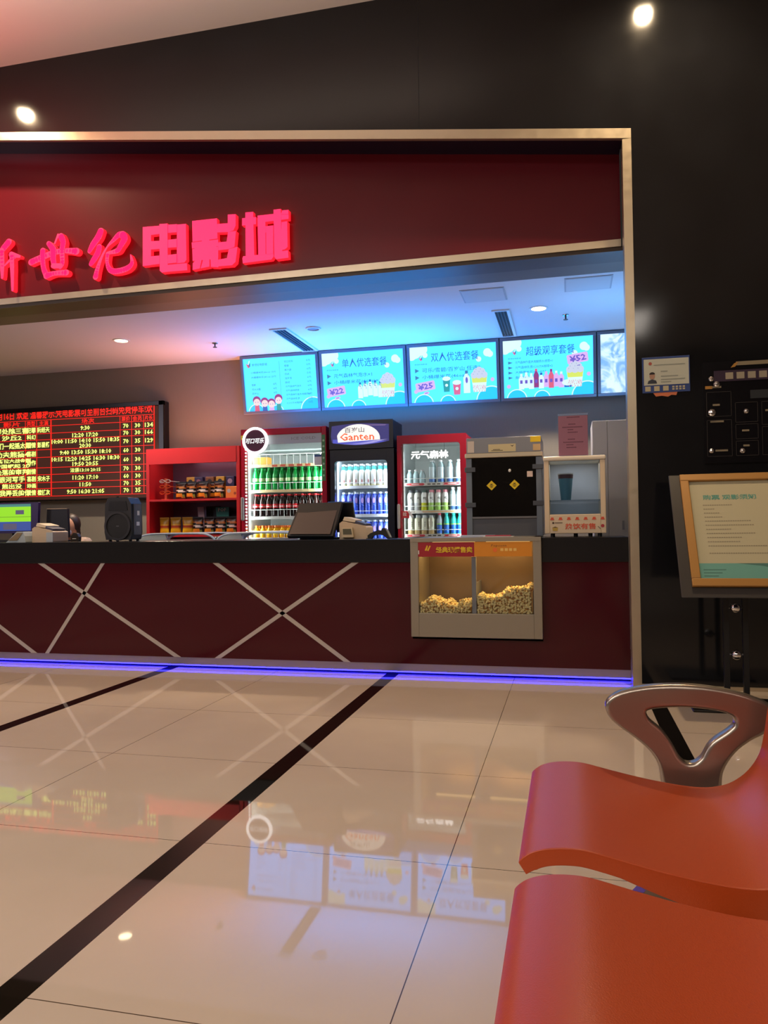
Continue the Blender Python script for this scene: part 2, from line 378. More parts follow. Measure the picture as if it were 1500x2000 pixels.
# popcorn heaps: nobody could count them
def popcorn(name, x0, x1, hfun, label):
    rng = np.random.default_rng(5 if x0 < -.7 else 9)
    bm = bmesh.new(); bmesh.ops.create_icosphere(bm, subdivisions=1, radius=1); bv = np.array([v.co[:] for v in bm.verts]); bm.verts.index_update()
    bf = np.array([[v.index for v in f.verts] for f in bm.faces]); bm.free()
    V, Fc, mi = [], [], []; n0 = 0
    z0 = .292; y0, y1 = PF+.026, PF+.36
    nx = int((x1-x0)/.0185)
    cells = []
    for i in range(nx):
        x = x0+.009+i*.0185
        for k in range(40):
            z = z0+.13+k*.0165
            for j in range(18):
                y = y0+j*.019
                top = hfun(x)-.05*max(0, (y-y0-.12))
                if z > top: continue
                if j > 0 and z < top-.034: continue
                cells.append((x, y, z))
    for (x, y, z) in cells:
        c0 = np.array([x, y, z])+rng.normal(0, .0035, 3); c0[1] = max(c0[1], y0)
        for q in range(4):
            c = c0+rng.normal(0, .0042, 3); c[1] = max(c[1], PF+.024); c[0] = min(max(c[0], x0+.008), x1-.008); r = rng.uniform(.0055, .0095)
            V.append(bv*r*rng.uniform(.8, 1.15, 3)+c); Fc.append(bf+n0); n0 += len(bv); mi += [int(rng.random() < .12)]*len(bf)
    V = np.concatenate(V); Fc = np.concatenate(Fc)
    org = Vector(((x0+x1)/2, PF+.2, z0))
    me = bpy.data.meshes.new(name); me.from_pydata((V-np.array(org)).tolist(), [], Fc.tolist())
    me.materials.append(mat('popcorn_cream', '#f6e6a4', .6)); me.materials.append(mat('popcorn_caramel', '#c08a2e', .5))
    me.polygons.foreach_set('material_index', mi); me.polygons.foreach_set('use_smooth', [True]*len(me.polygons))
    o = bpy.data.objects.new(name, me); COL.objects.link(o); o.location = org
    # core below the loose kernels
    ORG[o.name] = org
    pts = [(x0+.003, z0), (x1-.003, z0)] + [(x1-.003-(x1-x0-.006)*t/12, hfun(x1-.003-(x1-x0-.006)*t/12)-.04) for t in range(13)]
    M(mat('popcorn_caramel', '#c08a2e', .5)).prism(FY(PF+.04), pts, -.32, 0).build('popcorn_core', o)
    tag(o, label, 'popcorn', kind='stuff')
popcorn('popcorn_heap', -.982, -.636, lambda x: .498+.018*math.sin((x+.98)*22)+.01*math.sin(x*60), 'low heap of popcorn in the left half of the lit bin')
popcorn('popcorn_heap', -.602, -.236, lambda x: .535+.012*math.cos((x+.6)*30)+.085*max(0, min(1, (x+.52)/.26))**1.2, 'high heap of popcorn rising to the right, in the right half of the lit bin')

# ------------------------------------------------------------------ lit sign letters
def stroke(mb, fr, pts, ws, d0, d1, side):
    for (a, b, w0, w1) in zip(pts[:-1], pts[1:], ws[:-1], ws[1:]):
        d = (Vector(b)-Vector(a)); 
        if d.length < 1e-6: continue
        n = Vector((-d.y, d.x)).normalized()
        q = [Vector(a)+n*w0/2, Vector(b)+n*w1/2, Vector(b)-n*w1/2, Vector(a)-n*w0/2]
        mb.prism(fr, [tuple(v) for v in q], d0, d1, side)
    for k, (p, w) in enumerate(zip(pts, ws)):
        mb.prism(fr, [(p[0]+w/2*math.cos(2*math.pi*i/14), p[1]+w/2*math.sin(2*math.pi*i/14)) for i in range(14)], d0, d1+.0004, side)
LF = SY-.058
sface = glow('sign_face', (1.0, .012, .10), 1.7); sside = glow('sign_side', (1.0, .006, .015), 2.5)
def letter(desc, zf, ox, oy, strokes=(), polys=()):
    sc = LF/F/zf*1.06
    P = lambda q: PX(ox+q[0]/zf, oy+q[1]/zf, LF)
    mb = M(sface); fr = FY(LF); k = 0
    for pts, ws in strokes:
        pts = [P(q) for q in spline(pts, 4)] if len(pts) > 2 else [P(q) for q in pts]
        if len(pts) != len(ws):
            n = len(ws); t = np.linspace(0, n-1, len(pts)); ws = np.interp(t, range(n), ws)
        stroke(mb, fr, pts, [w*sc for w in ws], -.04, 0+k*.0009, sside); k += 1
    for pts in polys:
        mb.prism(fr, [P(q) for q in pts], -.04, 0+k*.0009, sside); k += 1
    xs = [v.x for v in mb.v]; zs = [v.z for v in mb.v]
    c = ((min(xs)+max(xs))/2, SY-.01, min(zs))
    o = mb.build('sign_character', org=c); tag(o, desc, 'sign letter', 'lit red characters on the fascia')
    return o
letter('lit red brush-style character cut off at the left edge of the sign', 9.375, 0, 430, [
    ([(160, 400), (60, 520), (0, 600), (-90, 700)], [140, 130, 100, 80]), ([(30, 560), (40, 800), (40, 1050)], [120, 110, 60]),
    ([(90, 830), (200, 720), (280, 680)], [30, 60, 60]), ([(210, 630), (360, 665)], [120, 60]), ([(220, 640), (228, 900), (235, 1280)], [110, 95, 55]),
    ([(-420, 540), (-120, 480)], [80, 80]), ([(-430, 720), (-110, 650)], [80, 80]), ([(-260, 380), (-265, 1100)], [90, 80]), ([(-300, 850), (-420, 980)], [60, 50]), ([(-215, 830), (-130, 930)], [60, 50])])
letter('lit red brush-style character with two uprights and a wide crossbar', 9.375, 0, 430, [
    ([(570, 770), (750, 690), (1000, 590), (1200, 560), (1400, 570)], [130, 130, 110, 100, 140]), ([(785, 560), (780, 700), (800, 880), (850, 1010)], [120, 120, 110, 130]),
    ([(850, 1020), (1000, 975), (1220, 960)], [130, 95, 120]), ([(895, 430), (975, 540), (975, 700), (1000, 840)], [100, 140, 130, 110]),
    ([(1120, 300), (1160, 400), (1140, 560), (1145, 780), (1110, 860)], [130, 125, 115, 105, 90]), ([(1070, 270), (1010, 430)], [45, 35]), ([(980, 840), (1120, 840)], [100, 100])])
letter('lit red brush-style character with a hooked tail, before the blocky three', 10.714, 150, 430, [
    ([(500, 230), (450, 350), (340, 510), (265, 650)], [150, 165, 150, 100]), ([(470, 560), (440, 690), (350, 840), (295, 920)], [130, 150, 140, 100]),
    ([(395, 1190), (440, 1000), (530, 760), (640, 560), (760, 430), (880, 310), (960, 300)], [130, 100, 60, 40, 90, 130, 140]),
    ([(960, 310), (1000, 390), (920, 540), (850, 640), (650, 690)], [170, 165, 130, 120, 60]), ([(650, 710), (640, 900), (710, 1050), (860, 1070), (1060, 1010), (1160, 900), (1130, 730)], [100, 85, 125, 130, 130, 100, 25])])
letter('lit red blocky character like a window of four panes with a foot', 13.636, 270, 420, polys=[
    [(120, 320), (340, 300), (340, 1335), (120, 1360)], [(1030, 255), (1270, 235), (1285, 1190), (1230, 1265), (1030, 1285)], [(340, 305), (575, 285), (575, 505), (340, 535)], [(790, 262), (1030, 245), (1030, 460), (790, 480)],
    [(340, 700), (575, 690), (575, 905), (340, 925)], [(790, 665), (1030, 640), (1030, 860), (790, 880)], [(340, 1105), (575, 1085), (575, 1310), (340, 1335)], [(790, 1070), (1030, 1045), (1030, 1275), (790, 1300)],
    [(575, 250), (790, 235), (800, 1520), (640, 1540), (585, 1490)], [(800, 1335), (1310, 1290), (1320, 1480), (800, 1520)]])
letter('lit red blocky character with three slanted strokes on its right', 13.636, 365, 400, polys=[
    [(140, 430), (800, 360), (815, 900), (150, 985)], [(400, 950), (600, 925), (600, 960), (400, 985)], [(130, 1005), (835, 925), (840, 1110), (140, 1165)], [(200, 1150), (780, 1105), (780, 1130), (200, 1180)],
    [(150, 1185), (840, 1120), (840, 1440), (160, 1500)], [(240, 1480), (400, 1465), (350, 1700), (160, 1740), (165, 1560)], [(440, 1470), (610, 1450), (610, 1650), (375, 1700)], [(640, 1440), (840, 1420), (850, 1670), (650, 1660)],
    [(820, 520), (1100, 500), (1100, 270), (1310, 260), (1310, 560), (1250, 690), (1120, 735), (820, 745)], [(850, 1010), (1070, 990), (1110, 735), (1320, 705), (1280, 1130), (1120, 1190), (850, 1220)],
    [(850, 1470), (1080, 1430), (1130, 1190), (1360, 1130), (1310, 1530), (1220, 1620), (850, 1650)]])
letter('lit red blocky character at the right end of the sign', 12.5, 460, 395, polys=[
    [(160, 390), (500, 360), (500, 535), (160, 570)], [(240, 250), (430, 235), (460, 1300), (250, 1320)], [(190, 1320), (930, 1250), (930, 1330), (880, 1400), (180, 1490), (170, 1370)], [(540, 330), (730, 310), (738, 1275), (560, 1295)],
    [(730, 310), (1300, 250), (1300, 410), (730, 485)], [(750, 590), (925, 570), (925, 1260), (755, 1270)], [(738, 590), (752, 588), (752, 745), (738, 750)], [(935, 190), (1110, 170), (1130, 900), (1150, 1200), (1290, 1180), (1300, 1360), (1000, 1400), (955, 1340)],
    [(1130, 495), (1270, 470), (1280, 1100), (1210, 1160), (1120, 1180)], [(1150, 210), (1300, 195), (1300, 300), (1120, 300)]])

# ------------------------------------------------------------------ LED timetable
LB = 7.545
led = thing('led_timetable', (-6, LB, 1.34), 'black framed LED timetable with yellow film times in a red grid on the back wall', 'display board')
fr = FY(LB)
LR, LT = -4.262, 2.415; LL = -7.1; LBt = 1.355
M(black).box(LL, LB+.01, LBt, LR, BW-.002, LT).build('housing', led, bevel=.01)
mb = M(mat('led_bezel', '#0d0b0c', .25)); mb.fbox(fr, LL, LBt, LR, LBt+.012, -.02, .015); mb.fbox(fr, LL, LT-.05, LR, LT, -.02, .015); mb.fbox(fr, LR-.06, LBt, LR, LT, -.02, .015)
mb.build('bezel', led, bevel=.004)
M(mat('led_panel', '#1c0c08', .5, emit=(.05, .014, .008), es=1)).rect(fr, LL, LBt+.01, LR-.05, LT-.04, -.005).build('led_panel', led)
lr_ = glow('led_red', (1, .012, .006), 1.3); ly = glow('led_yellow', (.85, 1.0, .2), 1.5); lrt = glow('led_red_text', (1, .012, .006), 1.6)
G = lambda y: PX(0, y, LB)[1]
rows = [G(y) for y in (825, 836.7, 851, 863, 882, 896.7, 916.7, 930, 945, 956.7, 971.5)]
cols = [PX(x, 880, LB)[0] for x in (50, 72, 100, 235, 257.6, 281, 302)]; RX = cols[-1]
mb = M(lr_)
for z in rows: mb.rect(fr, LL+.02, z-.0028, RX, z+.0028, .002)
for i, x in enumerate(cols):
    w = .007 if i in (2,) else .0035
    mb.rect(fr, x-w, rows[-1], x+w, rows[0], .002)
mb.rect(fr, RX-.008, rows[-1], RX+.004, rows[0]+.10, .002)
mb.build('grid_lines', led)
mb = M(lrt); zt = rows[0]
mb.text(fr, '2024年03月16日 欢迎 温馨提示:凭电影票可至前台扫码免费停车!欢', -6.70, zt+.018, RX-.02, zt+.115, .003, bold=.012)
h = rows[0]-rows[1]
for s_, xa, xb in (('影片', -6.3, -6.08), ('类型', cols[0]+.02, cols[1]-.02), ('主演', cols[1]+.035, cols[2]-.035), ('场次', -5.28, -5.12), ('票价', cols[3]+.02, cols[4]-.02), ('会员', cols[4]+.015, cols[5]-.02), ('片长', cols[5]+.015, cols[6]-.02)):
    mb.text(fr, s_, xa, rows[1]+.008, xb, rows[0]-.008, .003, bold=.008)
mb.build('red_lettering', led)
data = [('周处除三害', '犯罪', '阮经天', ['9:30'], '70', '30', '134'), ('沙丘2', '科幻', '', ['12:20 17:20'], '70', '30', '166'),
        ('我们一起摇太阳', '剧情', '彭昱畅', ['10:00 11:50 14:10 15:50 18:35', '20:30'], '70', '35', '129'), ('功夫熊猫4', '喜剧', '', ['9:40 13:50 15:30 18:10'], '60', '30', ''),
        ('哥斯拉大战金刚|:帝国崛起 2D', '动作', '', ['10:15 12:20 14:25 16:30 18:30', '19:50 20:55'], '60', '30', ''), ('坠落的审判', '剧情', '', ['法语13:10 20:15'], '70', '30', ''),
        ('银河写手', '喜剧', '宋木子', ['11:20 17:10'], '60', '30', ''), ('熊出没', '动画', '', ['11:50'], '70', '35', ''), ('被我弄丢的你', '爱情', '檀健次', ['9:50 16:30 21:05'], '70', '35', '')]
c0 = (cols[2]+cols[3])/2
for i, (a, b, c, ts, p, v, l) in enumerate(data):
    za, zb = rows[i+2], rows[i+1]; zc = (za+zb)/2; hh = min(.032, (zb-za)/2-.008)
    def T(s_, xa, xb, z0, z1): M(ly).text(fr, s_, xa, z0, xb, z1, .003, bold=.022, stretch=True).build('timetable_text', led)
    names = a.split('|'); nh = (zb-za)/len(names)
    for k, n_ in enumerate(names):
        w = min(.088*len(n_), .5); zz = zb-nh*(k+.5); hh2 = min(.036, nh/2-.005)
        T(n_, -6.19-w/2, -6.19+w/2, zz-hh2, zz+hh2)
    T(b, cols[0]+.018, cols[1]-.012, zc-hh, zc+hh)
    if c: T(c, cols[1]+.01, cols[2]-.018, zc-hh, zc+hh)
    th = (zb-za)/len(ts)
    for k, t_ in enumerate(ts):
        w = len(t_)*.0296; zz = zb-th*(k+.5); T(t_, c0-w/2, c0+w/2, zz-.025, zz+.025)
    for s_, q in ((p, 3), (v, 4), (l, 5)):
        if s_: w = .033*len(s_); xm = (cols[q]+cols[q+1])/2; T(s_, xm-w/2, xm+w/2, zc-.025, zc+.025)

# ------------------------------------------------------------------ menu light boxes
bx = [-3.355, -2.483, -1.560, -.633, .281, 1.20]
tilt = math.radians(9.5)
U = Vector((0, math.sin(tilt), -math.cos(tilt)))*-1
def board(i, label):
    x0, x1 = bx[i]+.004, bx[i+1]-.004
    fr = Fr((x0, 7.605, 2.225), (1, 0, 0), U); w = x1-x0; h = .608
    t = thing('menu_light_box', fr.p(w/2, 0, -.02), label, 'menu board', 'row of menu light boxes under the kiosk ceiling')
    fm = mat('light_box_frame', '#7f8694', .35, .6)
    mb = M(fm); b = .030
    for u0, v0, u1, v1 in ((0, 0, w, b), (0, h-b, w, h), (0, b, b, h-b), (w-b, b, w, h-b)): mb.fbox(fr, u0, v0, u1, v1, -.05, .012)
    mb.fbox(fr, b, b, w-b, h-b, -.05, -.03)
    mb.build('frame', t, bevel=.003)
    return t, Fr(fr.p(b, b, 0), (1, 0, 0), U), w-2*b, h-2*b
cyan = glow('screen_cyan', (.10, 1.0, 2.9), 1.0); cyan2 = glow('screen_cyan_deep', (.02, .66, 2.0), 1.0); lwhite = glow('screen_white', (.75, 1.05, 1.1), 1.0)
lblue = glow('screen_blue_ink', (.02, .13, .55), 1.0); lpink = glow('screen_pink', (.75, .48, .95), 1.0); lpurple = glow('screen_purple', (.16, .10, .60), 1.0)
lyellow = glow('screen_yellow', (.72, .85, .12), 1.0); lpop = glow('screen_cream', (.62, .68, .85), 1.0); lred = glow('screen_red', (.75, .12, .22), 1.0); lgreen = glow('screen_green', (.02, .35, .32), 1.0)
lskin = glow('screen_skin', (.95, .75, .75), 1.0); lhair = glow('screen_plum', (.30, .04, .22), 1.0); lgrey = glow('screen_slate', (.05, .22, .42), 1.0)
def scene_base(t, fr, w, h):
    M(cyan).rect(fr, 0, 0, w, h, -.004).build('screen', t)
    mb = MB()
    for cxx, r in ((.145, .105), (.43, .082), (.93, .16)):
        mb.use(lwhite).disc(fr, cxx*w, -.03*h, r*w*1.02+.008, -.0025, a0=4, a1=176, n=26)
        mb.use(cyan2).disc(fr, cxx*w, -.03*h, r*w, -.0018, a0=4, a1=176, n=26)
    out = []
    return mb
def clip(mb, fr, w, h):
    for i, v in enumerate(mb.v):
        d = v-fr.O; u, vv, n = d.dot(fr.R), d.dot(fr.U), d.dot(fr.N); mb.v[i] = fr.p(min(max(u, 0), w), min(max(vv, 0), h), n)
def logo(mb, fr, u, v, s):
    mb.use(lred).flat(fr, [(u-s*.5, v+s*.3), (u-s*.1, v-s*.5), (u+s*.25, v-s*.4), (u, v+s*.05)], .001)
    mb.use(lgrey).flat(fr, [(u, v-s*.2), (u+s*.3, v-s*.3), (u+s*.35, v+s*.3), (u+s*.05, v+s*.35)], .0014)
    mb.use(lwhite).flat(fr, [(u-s*.1, v+s*.1), (u+s*.1, v+s*.1), (u+s*.3, v+s*.8), (u+s*.1, v+s*.75)], .0018)
def bucket(mb, fr, u, v, s):
    mb.use(lwhite).flat(fr, [(u-s*.36, v), (u+s*.36, v), (u+s*.48, v+s*.95), (u-s*.48, v+s*.95)], .001)
    mb.use(lyellow).flat(fr, [(u-s*.43, v+s*.55), (u+s*.43, v+s*.55), (u+s*.47, v+s*.95), (u-s*.47, v+s*.95)], .0014)
    mb.use(lred).text(fr, 'POPCORN', u-s*.38, v+s*.12, u+s*.38, v+s*.4, .0018, ital=.3)
    for k in range(5): mb.use(lred).rect(fr, u-s*.34+k*s*.16, v, u-s*.31+k*s*.16, v+s*.1, .0018)
    for a, b, r in ((-.3, 1.0, .2), (0, 1.02, .24), (.3, 1.0, .2), (-.16, 1.2, .2), (.17, 1.2, .2), (0, 1.32, .17)): mb.use(lpop).disc(fr, u+a*s, v+b*s, r*s, .0016+.0002*a, n=12)
    for k in range(9): mb.use(lgrey).disc(fr, u+s*(-.35+.087*k), v+s*(1.05+.14*((k*7) % 3)), s*.018, .0022, n=6)
def bottle2d(mb, fr, u, v, w, h, body, cap):
    mb.use(body).flat(fr, [(u-w/2, v), (u+w/2, v), (u+w/2, v+h*.68), (u+w*.2, v+h*.86), (u-w*.2, v+h*.86), (u-w/2, v+h*.68)], .001)
    mb.use(cap).rect(fr, u-w*.22, v+h*.86, u+w*.22, v+h, .0012)
def cup2d(mb, fr, u, v, w, h, body):
    mb.use(body).flat(fr, [(u-w*.38, v), (u+w*.38, v), (u+w/2, v+h), (u-w/2, v+h)], .001); mb.use(lwhite).disc(fr, u, v+h, w*.3, .0012, ru=w*.55, n=12)
    mb.use(lwhite).disc(fr, u, v+h*.5, w*.2, .0014, n=10)
def price(t, fr, w, h, s, u, v):
    mb = M(lpink); R2 = (fr.R*math.cos(.14)+fr.U*math.sin(.14)); U2 = (fr.U*math.cos(.14)-fr.R*math.sin(.14)); f2 = Fr(fr.p(u, v, .0012), R2, U2)
    a, b, r = .098, .045, .014
    pts = [(sx*(a-r)+r*math.cos(t_), sy_*(b-r)+r*math.sin(t_)) for sx, sy_, t0 in ((1, 1, 0), (-1, 1, 90), (-1, -1, 180), (1, -1, 270)) for t_ in [math.radians(t0+k*22.5) for k in range(5)]]
    mb.flat(f2, pts, 0); mb.disc(f2, 0, -.068, .014, 0, ru=.03)
    mb.use(lpurple).text(f2, s, -.075, -.03, .078, .03, .0006, bold=.03); mb.rect(f2, -.015, -.071, .013, -.065, .0006)
    mb.build('price_tag', t)
def put(name, t, fr, w, h, fn, *args):
    mb = MB(); fn(mb, *args); clip(mb, fr, w, h); mb.build(name, t)
def clouds(mb, fr, w, h):
    mb.use(lwhite)
    for a, b, r in ((.05, .95, .10), (.14, .96, .07), (.18, .85, .03), (.02, .86, .06), (.90, .83, .045), (.93, .80, .035), (.80, .72, .03)): mb.disc(fr, a*w, b*h, r*h*1.6, -.002, n=16)
def combo(i, label, title, lines, pr, pp, small=False):
    t, fr, w, h = board(i, label)
    mb = scene_base(t, fr, w, h); clip(mb, fr, w, h); mb.build('hill_print', t)
    put('cloud_print', t, fr, w, h, clouds, fr, w, h)
    for u_, v_ in ((.055, .2), (.95, .35)): put('dot_print', t, fr, w, h, lambda mb: mb.use(lpink).disc(fr, u_*w, v_*h, .035*h, -.0015, n=12))
    put('popcorn_picture', t, fr, w, h, bucket, fr, .80*w, .14*h, .165)
    if i == 1:
        def one(mb, k): bottle2d(mb, fr, (.46+.062*k)*w, .14*h+.012*(2-abs(k-2)), .05, .16, lwhite, lblue); mb.use(lgrey).text(fr, '气', (.445+.062*k)*w, .3*h, (.475+.062*k)*w, .42*h, .0022, bold=.02)
        for k in range(5): put('bottle_picture', t, fr, w, h, one, k)
    if i == 2:
        put('cup_picture', t, fr, w, h, cup2d, fr, .42*w, .17*h, .075, .13, lgreen); put('cup_picture', t, fr, w, h, cup2d, fr, .54*w, .11*h, .08, .12, lred)
        def one(mb): bottle2d(mb, fr, .655*w, .13*h, .065, .22, lwhite, lgrey); mb.use(lpurple).disc(fr, .655*w, .36*h, .03, .002, ru=.012)
        put('bottle_picture', t, fr, w, h, one)
    if i == 3:
        for k, (bd, cp_) in enumerate(((lwhite, lwhite), (lwhite, lwhite), (lwhite, lwhite), (lhair, lred), (lwhite, lblue), (lpink, lpink), (lred, lhair), (lpink, lwhite), (lpink, lwhite))):
            def one(mb): bottle2d(mb, fr, (.20+.056*k)*w, (.14+.02*(k % 2))*h, .05, .15+.03*(k in (3, 6)), bd, cp_); mb.use(lpurple).rect(fr, (.185+.056*k)*w, .24*h, (.213+.056*k)*w, .30*h, .002)
            put('bottle_picture', t, fr, w, h, one)
        def one(mb): mb.use(lwhite).disc(fr, .72*w, .22*h, .03, .0016, ru=.055); mb.use(lblue).rect(fr, .68*w, .14*h, .76*w, .2*h, .0014)
        put('bowl_picture', t, fr, w, h, one)
    mb = MB(); logo(mb, fr, .13*w, .79*h, .045); mb.use(lblue).text(fr, '新世纪电影城', .055*w, .675*h, .20*w, .70*h, .001); mb.build('logo_print', t)
    M(lblue).text(fr, title, .25*w if i != 3 else .26*w, .72*h, .80*w, .88*h, .001).build('title_lettering', t)
    for k, s_ in enumerate(lines):
        if small: v = (.615-.088*k)*h; hh = .025*h; L_ = len(s_)*.0262*w; u0 = .135*w
        else: v = (.575-.125*k)*h; hh = .04*h; L_ = len(s_)*.0525*w*(1 if k == 0 else .84); u0 = .14*w
        mb = M(lgrey).flat(fr, [(.055*w, v-hh), (.105*w, v), (.055*w, v+hh)], .001)
        mb.use(lblue).text(fr, s_, u0, v-hh, u0+L_, v+hh, .001); mb.build('line_lettering', t)
    price(t, fr, w, h, pr, pp[0]*w, pp[1]*h)
    return t
# price list board
t, fr, w, h = board(0, 'leftmost cyan menu light box, a price list in two columns with small cartoon family')
mb = scene_base(t, fr, w, h); clip(mb, fr, w, h); mb.build('hill_print', t)
for k, (u, v, hh, c_) in enumerate(((.155, .05, .25, lred), (.265, .03, .23, lblue), (.36, .03, .19, lpink), (.46, .05, .28, lgreen))):
    mb = M(c_).flat(fr, [((u-.035)*w, 0), ((u+.035)*w, 0), ((u+.028)*w, .12*h), ((u-.028)*w, .12*h)], .001)
    mb.use(lhair).disc(fr, u*w, (v+hh*.62)*h, .045, .0012, n=16); mb.use(lskin).disc(fr, u*w, (v+hh*.48)*h, .037, .0016, n=16)
    for e in (-1, 1): mb.use(lpurple).disc(fr, u*w+e*.013, (v+hh*.48)*h, .0045, .002, n=8)
    clip(mb, fr, w, h); mb.build('figure_picture', t)
mb = MB(); logo(mb, fr, .075*w, .88*h, .06); mb.use(lblue).text(fr, '新世纪电影城', .125*w, .855*h, .335*w, .905*h, .001); mb.build('logo_print', t)
def ln_(s_, u0, u1, z, hh=.02): M(lblue).text(fr, s_, u0*w, (z-hh)*h, u1*w, (z+hh)*h, .001).build('line_lettering', t)
ln_('小桶爆米花(46oz) 15元', .10, .45, .73, .022); ln_('大桶爆米花(85oz) 25元', .10, .45, .64, .022)
for s_, pz, z, u1 in (('雪碧', '4元', .50, .155), ('可大冰露', '4元', .415, .22), ('百岁山', '3元', .335, .19)): ln_(s_, .10, u1, z); ln_(pz, .40, .45, z)
lst = (('可口可乐', '5元'), ('雪碧', '5元'), ('美汁源', '6元'), ('芬达', '5元'), ('加多宝', '6元'), ('脉动', '6元'), ('元气森林气泡水', '6元'), ('元气森林燃茶', '6元'), ('元气森林外星人电解质水', '8元'), ('元气森林乳茶', '10元'), ('COSTA咖啡', '10元'))
for k, (s_, p_) in enumerate(lst): ln_(s_, .57, .57+.031*len(s_), .905-.078*k); ln_(p_, .875, .93, .905-.078*k)
M(lgrey).rect(fr, .50*w, .10*h, .503*w, .92*h, .001).build('divider_print', t)
combo(1, 'cyan menu light box priced 22, second from the left of the row', '单人优选套餐', ['元气森林气泡水×1', '小桶爆米花(46oz)×1'], '¥22', (.16, .29))
combo(2, 'cyan menu light box priced 25, in the middle of the row', '双人优选套餐', ['可乐/雪碧/百岁山 任选2', '小桶爆米花(46oz)×1'], '¥25', (.17, .29))
combo(3, 'cyan menu light box priced 52, next to the white box at the post', '超级观享套餐', ['元气森林外星人电解质水/燃茶×1', '元气森林乳茶/COSTA咖啡×2', '大桶爆米花(85oz)×1', '魔幻爆米花×1'], '¥52', (.83, .63), small=True)
t, fr, w, h = board(4, 'menu light box covered in crinkled white film, cut off by the steel post')
film = bpy.data.materials.new('crinkled_film'); film.use_nodes = True; nt = film.node_tree; b = nt.nodes['Principled BSDF']
tc = nt.nodes.new('ShaderNodeTexCoord'); n = nt.nodes.new('ShaderNodeTexNoise'); n.inputs['Scale'].default_value = 5; n.inputs['Distortion'].default_value = 2.5
cr = nt.nodes.new('ShaderNodeValToRGB'); cr.color_ramp.elements[0].position = .38; cr.color_ramp.elements[0].color = (.18, .42, .75, 1); cr.color_ramp.elements[1].position = .6; cr.color_ramp.elements[1].color = (.75, .95, 1.1, 1)
nt.links.new(tc.outputs['Object'], n.inputs['Vector']); nt.links.new(n.outputs['Fac'], cr.inputs[0]); nt.links.new(cr.outputs[0], b.inputs['Emission Color']); b.inputs['Emission Strength'].default_value = 1; b.inputs['Base Color'].default_value = (.3, .35, .4, 1)
mb = M(film); N = 14
rng = random.Random(4); hgt = [[rng.uniform(-.004, .006) for _ in range(N+1)] for _ in range(N+1)]
mb.add([fr.p(w*i/N, h*j/N, hgt[i][j]) for i in range(N+1) for j in range(N+1)], [(i*(N+1)+j, (i+1)*(N+1)+j, (i+1)*(N+1)+j+1, i*(N+1)+j+1) for i in range(N) for j in range(N)])
mb.build('white_film', t)

# ------------------------------------------------------------------ kiosk ceiling fittings
def downlight(loc, label, e, spot=104, col=WARM, rad=.075, face=14, blend=.2):
    t = thing('downlight', (loc[0], loc[1], loc[2]), label, 'downlight')
    fr = Fr((loc[0], loc[1], loc[2]), (1, 0, 0), (0, -1, 0))     # N points down
    M(white).ring(fr, 0, 0, rad*.82, rad*1.05, -.002, .006).build('trim_ring', t)
    mb = M(glow('lamp_face', (1, .82, .5), face)); mb.disc(fr, 0, 0, rad*.82, .001); mb.build('lamp_face', t)
    light('downlight_lamp', 'SPOT', (loc[0], loc[1], loc[2]-.03), e, col, .05, spot=spot, blend=blend)
    return t
downlight((-4.149, 6.553, KZ), 'round lit downlight in the kiosk ceiling above the snack shelf side', 190)
downlight((-.22, 6.57, KZ), 'round lit downlight in the kiosk ceiling in front of the box priced 52', 160)
def diffuser(x0, x1, y0, y1, label):
    t = thing('slot_air_vent', ((x0+x1)/2, (y0+y1)/2, KZ), label, 'air vent')
    fr = Fr(((x0+x1)/2, (y0+y1)/2, KZ), (1, 0, 0), (0, -1, 0)); a, b = (x1-x0)/2, (y1-y0)/2; f = .024
    mb = M(mat('vent_frame', '#d8dde0', .35))
    for q in ((-a, -b, a, -b+f), (-a, b-f, a, b), (-a, -b+f, -a+f, b-f), (a-f, -b+f, a, b-f)): mb.fbox(fr, *q, 0, .012)
    mb.build('frame', t)
    mb = M(mat('vent_dark', '#20242c', .6)); mb.rect(fr, -a+f, -b+f, a-f, b-f, .0015)
    mb.use(mat('vent_slat', '#4b525c', .5))
    for k in range(3): u = -a+f+(2*a-2*f)*(k+1)/4; mb.fbox(fr, u-.003, -b+f, u+.003, b-f, .002, .010)
    mb.build('slats', t)
diffuser(-2.64, -2.47, 6.56, 7.47, 'long dark slot vent in the kiosk ceiling above the price list box')
diffuser(-.612, -.462, 6.52, 7.45, 'long dark slot vent in the kiosk ceiling above the box priced 52')
for (x0, x1, y0, y1, lb) in ((-.80, -.455, 5.90, 6.24, 'square ceiling access panel behind the fascia, left of the two'), (-.005, .345, 5.83, 6.16, 'square ceiling access panel behind the fascia beside the steel post')):
    t = thing('access_panel', ((x0+x1)/2, (y0+y1)/2, KZ), lb, 'access panel'); fr = Fr(((x0+x1)/2, (y0+y1)/2, KZ), (1, 0, 0), (0, -1, 0)); a, b = (x1-x0)/2, (y1-y0)/2
    M(mat('panel_frame', '#a9b2bb', .5)).fbox(fr, -a, -b, a, b, 0, .004).build('frame', t)
    M(mat('panel_lid', '#c9cfd4', .6)).fbox(fr, -a+.012, -b+.012, a-.012, b-.012, .004, .006).build('lid', t)
t = thing('ceiling_speaker', (-2.242, 6.645, KZ), 'round white ceiling speaker beside the left slot vent', 'ceiling speaker')
fr = Fr((-2.242, 6.645, KZ), (1, 0, 0), (0, -1, 0)); M(white).ring(fr, 0, 0, .055, .07, 0, .012).build('rim', t); M(mat('grille', '#8a9099', .6)).disc(fr, 0, 0, .056, .004).build('grille', t)
